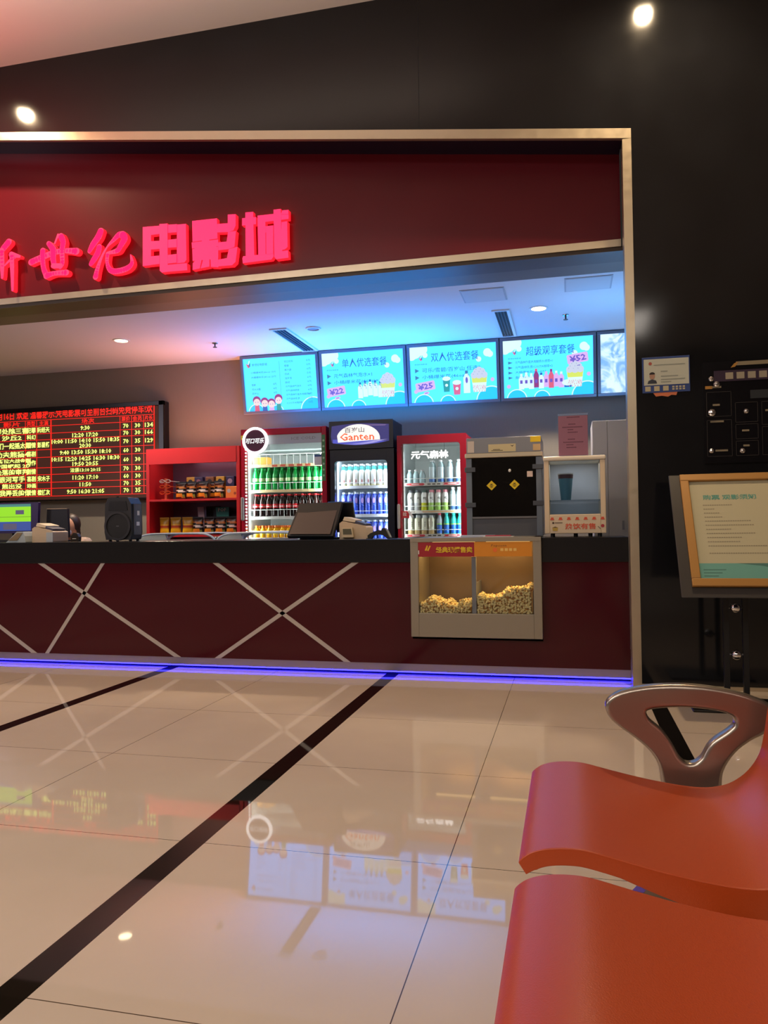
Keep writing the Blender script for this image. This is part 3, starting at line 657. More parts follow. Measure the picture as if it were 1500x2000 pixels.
for x, y, lb in ((-3.342, 6.90, 'small fire sprinkler hanging from the ceiling near the price list box'), (0, 6.846, 'small fire sprinkler hanging from the ceiling beside the right downlight')):
    t = thing('fire_sprinkler', (x, y, KZ), lb, 'sprinkler')
    M(chrome).cyl((x, y, KZ), (x, y, KZ-.006), .03, .028).build('escutcheon', t)
    mb = M(mat('sprinkler_metal', '#55504c', .4, .6)).cyl((x, y, KZ-.006), (x, y, KZ-.04), .008, .006); mb.cyl((x, y, KZ-.04), (x, y, KZ-.044), .02, .02); mb.build('head', t)
# hall downlights (seen mirrored in the black stone)
for x in (-4.4, .56): downlight((x, 4.40, HALL_Z), 'round hall downlight above the %s of the counter front' % ('left part' if x < 0 else 'steel post end'), 230, spot=150, col=(1, .74, .45), rad=.062, face=40, blend=1)

# ------------------------------------------------------------------ bottles
def bottle_mesh(name, kind):
    n = 12; mb = MB()
    if kind == 'green':
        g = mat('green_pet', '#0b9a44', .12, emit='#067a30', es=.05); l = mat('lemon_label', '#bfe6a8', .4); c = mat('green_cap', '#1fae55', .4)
        prof = [(0, 0, g), (.026, 0, g), (.031, .012, g), (.029, .05, g), (.031, .085, g), (.0315, .088, l), (.0315, .118, l), (.030, .12, g), (.031, .14, g), (.026, .165, g), (.014, .192, g), (.0125, .205, g), (.015, .206, c), (.015, .222, c), (0, .222, c)]
    elif kind == 'cola':
        g = mat('cola_pet', '#1c0a08', .1); l = mat('cola_label', '#d2202a', .4); c = mat('cola_cap', '#c81e28', .4); w = mat('cola_label_white', '#eadfdc', .4)
        prof = [(0, 0, g), (.026, 0, g), (.031, .012, g), (.029, .05, g), (.031, .088, l), (.0315, .10, w), (.0315, .108, l), (.0315, .125, l), (.030, .127, g), (.031, .142, g), (.025, .168, g), (.014, .192, g), (.0125, .205, g), (.015, .206, c), (.015, .222, c), (0, .222, c)]
    elif kind == 'orange':
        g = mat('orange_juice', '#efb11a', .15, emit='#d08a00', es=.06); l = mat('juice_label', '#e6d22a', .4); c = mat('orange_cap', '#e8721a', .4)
        prof = [(0, 0, g), (.028, 0, g), (.032, .012, g), (.0325, .035, l), (.0325, .062, l), (.031, .064, g), (.028, .080, g), (.017, .098, g), (.016, .102, c), (.0175, .103, c), (.0175, .124, c), (0, .124, c)]
    elif kind == 'tea':
        g = mat('pale_pet', '#cfe0d8', .15); y = mat('pale_yellow', '#e6e0a0', .3); tl = mat('teal_band', '#3fa39a', .35); c = mat('white_cap', '#e6ecee', .4); l = mat('white_sleeve', '#e9ece0', .4)
        prof = [(0, 0, y), (.028, 0, y), (.031, .01, y), (.031, .018, l), (.0315, .125, l), (.029, .145, g), (.020, .158, tl), (.020, .158, tl), (.021, .185, tl), (.015, .192, g), (.018, .193, c), (.018, .212, c), (0, .212, c)]
    elif kind == 'water':
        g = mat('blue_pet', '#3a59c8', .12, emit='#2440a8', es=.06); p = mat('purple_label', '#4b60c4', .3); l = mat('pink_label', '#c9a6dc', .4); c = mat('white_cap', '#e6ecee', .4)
        prof = [(0, 0, g), (.028, 0, g), (.031, .012, g), (.029, .035, g), (.031, .06, g), (.029, .085, g), (.031, .105, p), (.0315, .165, p), (.024, .185, g), (.014, .198, g), (.017, .199, c), (.017, .214, c), (0, .214, c)]
    elif kind == 'clear':
        g = mat('clear_pet', '#a9c6cc', .1); l = mat('clear_label', '#cfe4ea', .3); b_ = mat('blue_base_label', '#4a74b8', .4); c = mat('white_cap', '#e6ecee', .4)
        prof = [(0, 0, g), (.028, 0, g), (.031, .012, b_), (.031, .04, l), (.031, .10, l), (.031, .15, g), (.026, .175, g), (.014, .198, g), (.017, .199, c), (.017, .215, c), (0, .215, c)]
    elif kind == 'small':
        g = mat('clear_pet', '#a9c6cc', .1); c = mat('white_cap', '#e6ecee', .4)
        prof = [(0, 0, g), (.026, 0, g), (.029, .01, g), (.027, .05, g), (.029, .08, g), (.014, .115, g), (.016, .116, c), (.016, .13, c), (0, .13, c)]
    elif kind in ('soda_white', 'soda_lime', 'soda_peach'):
        lo = {'soda_white': '#c8ccd0', 'soda_lime': '#d2d832', 'soda_peach': '#a8d86a'}[kind]; cc = {'soda_white': '#5a6068', 'soda_lime': '#4e6a62', 'soda_peach': '#e89aa8'}[kind]
        g = mat(kind+'_low', lo, .3); l = mat('soda_sleeve', '#e2e6e2', .4); c = mat(kind+'_cap', cc, .4)
        prof = [(0, 0, g), (.028, 0, g), (.031, .012, g), (.030, .07, g), (.032, .075, l), (.032, .14, l), (.026, .162, l), (.018, .172, c), (.018, .195, c), (0, .195, c)]
    elif kind == 'milk_tea':
        g = mat('milk_tea_low', '#b99d6a', .4); l = mat('milk_sleeve', '#dedfc8', .4); c = mat('white_cap', '#e6ecee', .4)
        prof = [(0, 0, g), (.028, 0, g), (.031, .01, g), (.031, .045, l), (.031, .135, l), (.028, .15, l), (.018, .158, c), (.018, .18, c), (0, .18, c)]
    elif kind in ('sport_red', 'sport_teal'):
        g = mat(kind+'_pet', {'sport_red': '#9aa8b4', 'sport_teal': '#2ab6b0'}[kind], .12); b_ = mat('sport_blue', '#1d62c2', .4); y_ = mat('sport_lime', '#9ad84a', .4); c = mat(kind+'_cap', {'sport_red': '#d84a5a', 'sport_teal': '#2fc4bc'}[kind], .4)
        prof = [(0, 0, g), (.027, 0, g), (.030, .012, b_), (.031, .09, y_), (.031, .1, g), (.026, .14, g), (.013, .178, g), (.016, .179, c), (.016, .198, c), (0, .198, c)]
    mb.lathe(prof, n=n)
    ff = Fr((0, -.0325, 0))
    if kind == 'water':
        mb.use(mat('pink_label', '#c9a6dc', .4))
        for z_ in (0,): mb.disc(ff, -.004, .135, .027, .0002, ru=.014, n=14)
        mb.use(mat('white_cap', '#e6ecee', .4)).flat(ff, [(-.012, .098), (-.009, .095), (.013, .085), (.010, .088)], .0004)
    if kind.startswith('soda'): mb.use(mat('ink_black', '#22262a', .5)).text(ff, '气', -.015, .095, .015, .130, .0004, bold=.02)
    if kind == 'milk_tea':
        mb.use(mat('ink_grey', '#77776a', .5))
        for z_ in (.075, .092, .109): mb.rect(ff, -.004, z_, .004, z_+.010, .0004)
    if kind == 'tea': mb.use(mat('ink_rust', '#b0645a', .5)).flat(ff, [(-.006, .03), (.012, .03), (.009, .06), (.0, .07)], .0004)
    o = mb.build(name, smooth=True, weld=True)
    mb2 = None
    if kind == 'water':   # pink oval on the front of the sleeve, slanted white flash below
        me = o.data
    return o
BCOUNT = {}
def rowof(kind, name, xs, y, z, label, group, depth=2, dy=.075):
    key = kind
    for j in range(depth):
        for x in xs:
            if key not in BCOUNT: o = bottle_mesh(name, kind); BCOUNT[key] = o
            else: o = BCOUNT[key].copy(); COL.objects.link(o)
            o.location = (x, y+j*dy, z); o.scale = (.91, .91, 1) if name in ('tea_bottle', 'water_bottle', 'sport_bottle') else (1, 1, 1); o.rotation_euler.z = .35+random.uniform(-.2, .2)
            lb = label if j == 0 else label.replace('front row', 'back row')
            tag(o, lb, 'bottle', group+('' if j == 0 else ', back row'))
def lins(a, b, n): return [a+(b-a)*i/(n-1) for i in range(n)]

# ------------------------------------------------------------------ fridges
def fridge(name, x0, x1, top, y0, depth, bodym, win, label, rr=.03):
    """win: (u0, v0, u1, v1) clear opening of the door"""
    t = thing(name, ((x0+x1)/2, y0+depth/2, 0), label, 'drinks fridge')
    wl = .035
    mb = M(bodym); yb = y0+.06
    mb.box(x0, yb, .1, x0+wl, y0+depth, top); mb.box(x1-wl, yb, .1, x1, y0+depth, top)
    mb.box(x0+wl, y0+depth-wl, .1, x1-wl, y0+depth, top); mb.box(x0+wl, yb, .1, x1-wl, y0+depth-wl, .25); mb.box(x0+wl, yb, top-.04, x1-wl, y0+depth-wl, top)
    mb.box(x0+.03, yb+.03, 0, x1-.03, y0+depth-.03, .1)
    mb.build('cabinet', t, bevel=.008)
    a, b, c, d = win
    mb = M(inner_white); e = .012
    mb.box(x0+wl, y0+depth-wl-e, .25, x1-wl, y0+depth-wl, top-.04); mb.box(x0+wl, yb, .25, x0+wl+e, y0+depth-wl-e, top-.04); mb.box(x1-wl-e, yb, .25, x1-wl, y0+depth-wl-e, top-.04)
    mb.box(x0+wl+e, yb, top-.05, x1-wl-e, y0+depth-wl-e, top-.04)
    mb.build('liner', t)
    mb = M(bodym); Fd = FY(y0)
    mb.box(x0, y0, .12, a, yb-.004, top); mb.box(c, y0, .12, x1, yb-.004, top); mb.box(a, y0, d, c, yb-.004, top); mb.box(a, y0, .12, c, yb-.004, b)
    if rr:   # rounded window corners
        for (u, v, su, sv) in ((a, d, 1, -1), (c, d, -1, -1)):
            P = [(u, v)]+[(u+su*rr*(1-math.sin(math.radians(k*15))), v+sv*rr*(1-math.cos(math.radians(k*15)))) for k in range(7)]
            mb.prism(Fd, P, -.056, 0)
    door = mb.build('door', t, bevel=.006)
    M(clear).box(a, y0+.02, b, c, y0+.026, d).build('door_glass', door)
    return t, door
def shelf(t, x0, x1, y0, y1, z, front=None, rail=0, name='shelf', nw=0):
    mb = M(wire).box(x0, y0+.006, z-.012, x1, y1, z)
    mb.use(front or wire).box(x0, y0, z-.022, x1, y0+.006, z+.006)
    if rail:
        mb.use(wire).cyl((x0, y0-.002, z+rail), (x1, y0-.002, z+rail), .003, n=6)
        for k in range(nw): u = x0+(x1-x0)*(k+.5)/nw; mb.cyl((u, y0-.002, z), (u, y0-.002, z+rail), .0022, n=5)
    return mb.build(name, t)
# --- red cola fridge
FYc = 6.9
t, door = fridge('cola_fridge', -3.080, -2.212, 1.968, FYc, .68, redm, (-3.040, .30, -2.262, 1.905), 'tall red glass-door fridge with round lit logo, holding green, cola and orange bottles', rr=0)
silver = mat('header_silver', '#b6bcbd', .4)
fr = FY(FYc+.012)
M(silver).fbox(fr, -3.036, 1.815, -2.264, 1.903, -.006, 0).build('header_panel', door)
M(mat('grey_ice_text', '#8b8784', .5)).text(fr, 'ICE COLD', -2.565, 1.850, -2.32, 1.876, .002).build('header_lettering', door)
mb = M(glow('led_white', (.9, 1, .97), 3))
for k in range(46): mb.blob((-3.033, FYc+.012, .34+k*.0318), .0085, 1)
mb.build('led_dot_strip', door)
lf = FY(FYc-.015)
mb = M(glow('halo_white', (1, 1, 1), 2.2)).ring(lf, -2.922, 1.853, .106, .130, -.012, .012); lg = mb.build('round_logo', door)
M(mat('logo_plum', '#571a3c', .35)).disc(lf, -2.922, 1.853, .108, .004, n=36).build('logo_disc', lg)
M(glow('logo_white', (1, 1, 1), 1.1)).text(lf, '可口可乐', -3.02, 1.825, -2.828, 1.877, .006, bold=.03, ital=.25).build('logo_lettering', lg)
M(mat('handle_grey', '#b9b9b4', .35, .3)).box(-3.072, FYc-.04, 1.085, -3.045, FYc-.002, 1.31).build('door_handle', door, bevel=.01)
mb = M(yellow).box(-3.075, FYc-.003, 1.868, -3.035, FYc, 1.908); mb.use(mat('tag_print', '#6b5a12', .5)).disc(FY(FYc-.0035), -3.055, 1.888, .011); mb.build('yellow_tag', door)
mb = M(mat('green_sticker', '#3f7a42', .5)).box(-2.257, FYc-.003, 1.45, -2.222, FYc, 1.885)
mb.use(mat('pale_green_print', '#9fc89a', .5))
for k in range(7): mb.disc(FY(FYc-.004), -2.24, 1.50+k*.055, .011, n=8)
mb.build('green_sticker', door)
mb = M(paper).box(-2.335, FYc+.012, 1.60, -2.265, FYc+.018, 1.70); mb.use(mat('blue_print', '#2b4f86', .5)).rect(FY(FYc+.0115), -2.335, 1.68, -2.265, 1.70); mb.build('price_notice', door)
mb = M(mat('vent_grey', '#8e9a9a', .5))
for k in range(9): mb.box(-2.86+k*.065, FYc+.55, 1.755, -2.82+k*.065, FYc+.59, 1.762)
mb.box(-3.0, FYc+.3, 1.775, -2.29, FYc+.62, 1.79); mb.build('evaporator_cover', t)
ycard = mat('shelf_cream', '#efd9a4', .5)
sx0, sx1 = -3.025, -2.27
shelf(t, sx0, sx1, FYc+.10, FYc+.62, 1.625, ycard, .10, nw=11)
sx = shelf(t, sx0, sx1, FYc+.10, FYc+.62, 1.378, ycard, .07, nw=12)
shelf(t, sx0, sx1, FYc+.10, FYc+.62, 1.118, wire, .07, nw=12)
shelf(t, sx0, sx1, FYc+.10, FYc+.62, .912, wire, .07, nw=12)
shelf(t, sx0, sx1, FYc+.10, FYc+.62, .62, wire, .07, nw=12)
for k in range(5): M(mat('shelf_strip_red', '#cf5a48', .5)).rect(FY(FYc+.0995), -2.80+k*.085, 1.606, -2.745+k*.085, 1.626).build('price_strip', t)
bx_ = M(mat('amber_box', '#b9822e', .5)).box(-3.005, FYc+.14, 1.626, -2.86, FYc+.24, 1.705).build('amber_carton', org=(-2.93, FYc+.19, 1.626)); tag(bx_, 'small amber carton on the top wire shelf of the red fridge', 'carton')
sx_ = lins(-2.99, -2.305, 11)
rowof('green', 'soda_bottle', sx_, FYc+.15, 1.379, 'green lemon soda bottle, second shelf of the red fridge, front row', 'green soda bottles in the red fridge', 3)
rowof('cola', 'cola_bottle', sx_, FYc+.15, 1.119, 'red-labelled cola bottle, third shelf of the red fridge, front row', 'cola bottles in the red fridge', 3)
rowof('orange', 'juice_bottle', lins(-2.985, -2.31, 11), FYc+.15, .913, 'small orange juice bottle, lowest seen shelf of the red fridge, front row', 'orange juice bottles in the red fridge', 3)
def fridge_light(x0, x1, y, z, e, col=(.9, 1, 1)): light('fridge_lamp', 'AREA', ((x0+x1)/2, y, z), e, col, x1-x0, .10, aim=((x0+x1)/2, y+.12, z-1))
fridge_light(-3.0, -2.3, FYc+.085, 1.865, 5, (.88, 1, .98))
def vlight(x, y, z0, z1, e, col, ax): 
    light('fridge_side_lamp', 'AREA', (x, y, (z0+z1)/2), e, col, .04, z1-z0, aim=(ax, y+.25, (z0+z1)/2), vert=True)
vlight(-3.028, FYc+.075, .9, 1.75, 6, (.9, 1, .98), -2.6); vlight(-2.272, FYc+.075, .9, 1.75, 5, (.9, 1, .98), -2.7)
# --- dark blue water fridge
GX0, GX1 = -2.178, -1.562
t, door = fridge('water_fridge', GX0, GX1, 1.735, FYc, .66, fr_dark, (-2.135, .30, -1.628, 1.628), 'dark blue glass-door fridge with lit half-dome logo sign, holding blue water bottles')
hd = M(fr_dark)
hp = [(GX0, 1.738), (GX1, 1.738), (GX1, 2.0), (GX0, 2.0)]
hd.prism(FY(FYc-.02), hp, -.4, 0); sign = hd.build('sign_header', t, bevel=.008)
hf = FY(FYc-.022)
mb = M(glow('sign_navy', (.035, .03, .17), 1.0))
P = [(-2.15, 1.80), (-2.16, 1.86), (-2.15, 1.955)]+[(-2.15+.55*k/8, 1.955+.018*math.sin(math.pi*k/8)) for k in range(1, 9)]+[(-1.60, 1.80)]+[(-1.60-.55*k/8, 1.80-.03*math.sin(math.pi*k/8)+.0*k) for k in range(1, 8)]
mb.flat(hf, P, .001)
mb.use(glow('sign_blue', (.08, .09, .55), 1.0)).flat(hf, [(-2.14, 1.795), (-1.92, 1.772), (-1.70, 1.785), (-1.62, 1.80), (-1.75, 1.812), (-2.0, 1.825), (-2.14, 1.83)], .0016)
mb.use(glow('sign_purple', (.22, .14, .32), 1.0)).flat(hf, [(-1.99, 1.963), (-1.62, 1.952), (-1.64, 1.944), (-1.86, 1.952)], .0016)
for k in range(4): mb.use(glow('sign_wave', (.55, .5, .95), 1.0)).flat(hf, [(-2.05+.09*k, 1.782+.008*k), (-1.85+.05*k, 1.778+.009*k), (-1.70+.03*k, 1.79+.009*k), (-1.86+.05*k, 1.783+.009*k)], .002+.0002*k)
mb.build('lit_panel', sign)
mb = M(glow('sign_white', (1.05, 1.0, .92), 1.0)).flat(hf, [(-1.685, 1.815)]+[(-1.895+.21*math.cos(a)+.0, 1.83+.135*math.sin(a)) for a in [math.radians(8+k*10.5) for k in range(16)]]+[(-2.09, 1.80)], .003)
mb.build('half_dome', sign)
mb = M(glow('sign_slate', (.13, .11, .13), 1.0)).text(hf, '百岁山', -2.025, 1.888, -1.835, 1.938, .0045, bold=.012)
mb.use(glow('sign_orange', (1.0, .13, .03), 1.0)).text(hf, 'Ganten', -2.07, 1.815, -1.74, 1.885, .0045, bold=.015)
mb.build('sign_lettering', sign)
for z, fm_ in ((1.395, wire), (1.125, wire)): shelf(t, -2.13, -1.632, FYc+.10, FYc+.6, z, fm_, .035, nw=0)
rowof('tea', 'tea_bottle', lins(-2.09, -1.675, 8), FYc+.15, 1.396, 'pale teal-necked bottle, top shelf of the dark blue fridge, front row', 'pale bottles on the top shelf of the blue fridge', 2)
rowof('water', 'water_bottle', lins(-2.09, -1.675, 8), FYc+.15, 1.126, 'blue water bottle, middle shelf of the dark blue fridge, front row', 'water bottles on the middle shelf of the blue fridge', 2)
rowof('water', 'water_bottle', lins(-2.09, -1.675, 8), FYc+.15, .860, 'blue water bottle, lower shelf of the dark blue fridge, front row', 'water bottles on the lower shelf of the blue fridge', 2)
shelf(t, -2.13, -1.632, FYc+.10, FYc+.6, .858, wire, .0, nw=0)
vlight(-2.128, FYc+.075, .9, 1.58, 4.5, (.62, .75, 1), -1.85); vlight(-1.634, FYc+.075, .9, 1.58, 3, (.62, .75, 1), -1.9)
fridge_light(-2.1, -1.66, FYc+.085, 1.68, 2.2, (.75, .85, 1))
# --- rounded red fridge
YX0, YX1 = -1.532, -.893
t, door = fridge('soda_fridge', YX0, YX1, 1.845, FYc, .66, redm, (-1.497, .30, -.950, 1.768), 'red glass-door fridge with glowing white characters inside, beside the popcorn machine')
lt = FY(FYc+.045)
mb = M(glow('neon_white', (1, 1, .97), 2.6)).text(lt, '元气森林', -1.41, 1.625, -1.062, 1.703, 0, bold=.03); ls = mb.build('glowing_characters', door)
mb = M(clear).box(-1.42, FYc+.047, 1.605, -1.05, FYc+.052, 1.71); mb.build('acrylic_plate', ls)
for u in (-1.365, -1.10): M(steel_dk).cyl((u, FYc+.049, 1.71), (u, FYc+.049, 1.79), .0015, n=5).build('hanging_wire', ls)
M(mat('handle_grey', '#b9b9b4', .35, .3)).box(-1.532, FYc-.04, .985, -1.506, FYc-.002, 1.215).build('door_handle', door, bevel=.01)
mb = M(mat('pull_tag_red', '#c8323a', .4)).fbox(FY(FYc), -1.495, 1.085, -1.425, 1.15, 0, .002); mb.use(paper).text(FY(FYc), '拉', -1.485, 1.105, -1.448, 1.14, .003, bold=.02)
mb.use(paper).prism(FY(FYc), [(-1.44, 1.145), (-1.425, 1.16), (-1.385, 1.10), (-1.40, 1.085)], .002, .003); mb.build('pull_tag', door)
for k, z in enumerate((1.405, 1.150, .930)):
    shelf(t, -1.488, -.958, FYc+.10, FYc+.6, z, paper, .045)
    mb = M(mat('strip_red', '#d0404a', .5)); f_ = FY(FYc+.0995)
    if k != 1:
        mb.flat(f_, [(-1.47, z-.018), (-1.31, z-.018), (-1.295, z-.007), (-1.31, z+.003), (-1.47, z+.003)]); mb.flat(f_, [(-1.13, z-.018), (-.97, z-.018), (-.97, z+.003), (-1.13, z+.003), (-1.11, z-.007)])
        mb.use(greytext)
        for q in range(3): mb.rect(f_, -1.27+q*.045, z-.014, -1.24+q*.045, z-.002)
        mb.use(paper).rect(f_, -1.42, z-.011, -1.35, z-.004, .0005); mb.rect(f_, -1.08, z-.011, -1.0, z-.004, .0005)
    else:
        mb.use(mat('strip_peach', '#e8c08a', .5)).rect(f_, -1.32, z-.014, -.97, z-.002); mb.use(greytext).rect(f_, -1.45, z-.012, -1.39, z-.004)
    mb.build('price_strip', t)
rowof('small', 'small_bottle', [-1.445, -1.385, -1.325], FYc+.15, 1.406, 'small clear bottle, top shelf left, glowing-character fridge', 'small clear bottles, glowing-character fridge', 1)
rowof('clear', 'water_bottle', lins(-1.235, -.985, 4), FYc+.15, 1.406, 'tall clear bottle, top shelf of the glowing-character fridge, front row', 'tall clear bottles, top shelf of the glowing-character fridge', 2)
rowof('soda_white', 'soda_bottle', [-1.44, -1.375], FYc+.15, 1.151, 'white dark-capped bottle, middle shelf, glowing-character fridge, front row', 'white soda bottles', 2)
rowof('soda_lime', 'soda_bottle', [-1.31], FYc+.15, 1.151, 'yellow-based soda bottle, middle shelf, glowing-character fridge, front row', 'yellow-based soda bottles', 2)
rowof('soda_peach', 'soda_bottle', [-1.245, -1.18, -1.115], FYc+.15, 1.151, 'pink-capped green-based bottle, middle shelf, glowing-character fridge, front row', 'pink-capped soda bottles', 2)
rowof('clear', 'water_bottle', [-1.045, -.985], FYc+.15, 1.151, 'clear bottle, middle shelf right, glowing-character fridge, front row', 'clear bottles, middle shelf', 2)
rowof('milk_tea', 'milk_tea_bottle', lins(-1.44, -1.245, 4), FYc+.15, .931, 'cream milk tea bottle, lower shelf, glowing-character fridge, front row', 'milk tea bottles', 2)
rowof('sport_red', 'sport_bottle', [-1.17], FYc+.15, .931, 'bottle with red cap and blue label between milk tea and teal bottles', 'red-capped bottle', 1)
rowof('sport_teal', 'sport_bottle', [-1.105, -1.04, -.98], FYc+.15, .931, 'teal blue-labelled bottle, lower shelf, glowing-character fridge, front row', 'teal bottles', 2)
vlight(-1.49, FYc+.075, .9, 1.7, 3, (.9, 1, 1), -1.2); vlight(-.957, FYc+.075, .9, 1.7, 2.2, (.9, 1, 1), -1.3)

# ------------------------------------------------------------------ red snack shelf
SX0, SX1, SYf, SYb = -4.131, -3.118, 6.95, 7.45
t = thing('snack_shelf', ((SX0+SX1)/2, 7.2, 0), 'red open snack shelf unit left of the red fridge', 'shelf unit')
M(red).box(SX0, SYf, 0, SX0+.035, SYb, 1.82).build('side_panel', t, bevel=.002); M(red).box(SX1-.035, SYf, 0, SX1, SYb, 1.82).build('side_panel', t, bevel=.002)
M(red).box(SX0+.035, SYf-.004, 1.665, SX1-.035, SYf+.02, 1.82).build('header_board', t); M(red).box(SX0+.035, SYf+.02, 1.80, SX1-.035, SYb, 1.82).build('top_panel', t)
M(mat('mirror_back', '#6f6280', .25, .35)).box(SX0+.035, SYb-.02, 0, SX1-.035, SYb, 1.80).build('mirror_back', t)
for z in (1.312, .955, .60): M(red).box(SX0+.035, SYf+.004, z-.02, SX1-.035, SYb-.02, z).build('shelf_board', t)
M(mat('black_board', '#1c1b1f', .5)).box(-3.70, SYb-.05, 1.07, -3.55, SYb-.03, 1.25).build('backing_card', t)
light('shelf_lamp', 'AREA', (-3.62, 7.01, 1.76), 1.6, (1, .9, .85), .8, .05)
def bag(label, scheme, loc, rz=0, s=1.0, group=None, proto={}):
    """pillow bag, front printed in bands"""
    if scheme in proto:
        o = copy_tree(proto[scheme], loc, label, rz); return o
    o = thing('snack_bag', loc, label, 'snack bag', group); o.rotation_euler.z = rz
    ORG[o.name] = Vector((0, 0, 0))
    w, h, d = .115*s, .165*s, .045*s; nu, nv = 10, 14
    mb = MB()
    cs = {'chips': ['#1d1715', '#d8902a', '#d8902a', '#1a1512', '#d8d0c8', '#1a1512', '#c8782a', '#4a241a', '#1a1412'],
          'yellow': ['#c8a020', '#e8c81e', '#e8c81e', '#c89a22', '#9c3a1c', '#d8a828', '#b88a20', '#b08018', '#a87a1c']}[scheme]
    for i in range(nu):
        for j in range(nv):
            u0, u1, v0, v1 = i/nu, (i+1)/nu, j/nv, (j+1)/nv
            def q(u, v, sgn):
                e = (max(0, math.sin(math.pi*u))**.5)*(max(0, math.sin(math.pi*v))**.45)
                return Vector(((u-.5)*w*(1+.05*math.cos(v*6)), sgn*d/2*e, v*h))
            band = min(8, int((v0+v1)/2*9+(.8*(u0-.5) if scheme == 'chips' else 0)))
            col = cs[max(0, band)]
            if scheme == 'chips' and band in (1, 2) and u0 > .6: col = '#7f9a42' if u0 < .85 else '#1d1715'
            mb.use(mat('bag_'+col.strip('#'), col, .3))
            mb.add([q(u0, v0, -1), q(u1, v0, -1), q(u1, v1, -1), q(u0, v1, -1)], [(0, 1, 2, 3)])
            mb.add([q(u0, v0, 1), q(u1, v0, 1), q(u1, v1, 1), q(u0, v1, 1)], [(3, 2, 1, 0)])
    ORG[o.name] = Vector((0, 0, 0)); b_ = mb.build('pouch', o, smooth=True, weld=True)
    mb = M(mat('seal_'+scheme, cs[-1], .35)); mb.box(-w/2, -.002, h-.004, w/2, .002, h+.012); mb.build('top_seal', o)
    proto[scheme] = o; return o
order = ['first', 'second', 'third', 'fourth', 'fifth', 'sixth']
for k, x in enumerate((-3.80, -3.685, -3.555, -3.38)):
    bag('black and orange crisp bag, upper red shelf, front rank, %s from left' % order[k], 'chips', (x, SYf+.10, 1.313), random.uniform(-.15, .15), group='crisp bags on the upper shelf')
for k, x in enumerate((-3.74, -3.62, -3.47)):
    o = bag('black and orange crisp bag, upper red shelf, back rank, %s from left' % order[k], 'chips', (x, SYf+.20, 1.313), random.uniform(-.15, .15)); o['group'] = 'crisp bags behind on the upper shelf'
for k, x in enumerate((-3.61, -3.485, -3.365, -3.245)):
    o = bag('black and orange crisp bag on the lower red shelf, %s from the left' % order[k], 'chips', (x, SYf+.09, .956), random.uniform(-.05, .05)); o['group'] = 'crisp bags on the lower shelf'
for k, x in enumerate((-3.98, -3.855, -3.72)):
    bag('yellow snack bag on the lower red shelf, %s from the left' % order[k], 'yellow', (x, SYf+.09, .956), random.uniform(-.2, .2), group='yellow bags on the lower shelf')
# tall cards and boxes in the back of the upper shelf
def tubpack(x, col, label, dark, z=1.313, y=SYf+.31, w=.095, h=.235):
    t = thing('snack_box', (x, y, z), label, 'snack box', 'upright boxes behind the crisp bags')
    M(mat('box_'+col.strip('#'), col, .4)).box(x-w/2, y-.03, z, x+w/2, y+.03, z+h).build('carton', t, bevel=.008)
    M(mat('dot_'+dark.strip('#'), dark, .4)).disc(FY(y-.031), x, z+h*.78, .026).build('round_print', t)
for k, (x, c_, d_) in enumerate(((-3.79, '#b98a2c', '#241a1c'), (-3.70, '#33284e', '#8a5a6a'), (-3.575, '#7a4a26', '#2c1c16'), (-3.46, '#c09530', '#1c1a26'), (-3.35, '#2c2450', '#a58ca0'), (-3.22, '#4a3a3c', '#d8c8c8'))):
    tubpack(x, c_, '%s upright snack box behind the upper crisp bags, %s from left' % (('amber', 'violet', 'brown', 'amber', 'violet', 'dark grey')[k], order[k]), d_)
# orange box at the right, upper shelf
t = thing('orange_snack_box', (-3.205, SYf+.10, 1.313), 'orange snack box at the right end of the upper red shelf', 'snack box')
M(mat('orange_card', '#d07a30', .4)).box(-3.30, SYf+.07, 1.313, -3.16, SYf+.13, 1.43).build('carton', t, bevel=.003)
mb = M(mat('grey_art', '#a5a2a8', .5)).disc(FY(SYf+.0695), -3.265, 1.385, .02); mb.use(mat('brown_art', '#8a3a1c', .5)).disc(FY(SYf+.0695), -3.20, 1.36, .014); mb.build('print', t)
# hanging pouches reflected look: teal pouch, pale card, on hooks at the back of the lower shelf
for (pts, c_, nm, lb, yy) in ((((-3.56, 1.235), (-3.41, 1.235), (-3.415, 1.09), (-3.53, 1.09)), '#1f8a7c', 'teal_pouch', 'teal pouch with white writing at the back of the lower shelf', SYb-.12),
                         (((-3.755, 1.24), (-3.685, 1.24), (-3.66, 1.085), (-3.73, 1.085)), '#b89aa4', 'pale_card', 'pale pink card standing at the back of the lower shelf', SYb-.14)):
    z0 = min(p[1] for p in pts); dz = z0-.956
    t = thing(nm, (sum(p[0] for p in pts)/4, yy, .956), lb, 'pouch' if 'pouch' in nm else 'card')
    M(mat(nm, c_, .4)).prism(FY(yy), [(p[0], p[1]) for p in pts[:2]]+[(pts[2][0], .956), (pts[3][0], .956)], -.012, 0).build('body', t, bevel=.003)
    if 'teal' in nm: M(paper).text(FY(yy-.001), 'POP', -3.53, 1.19, -3.44, 1.225, 0).build('lettering', t)
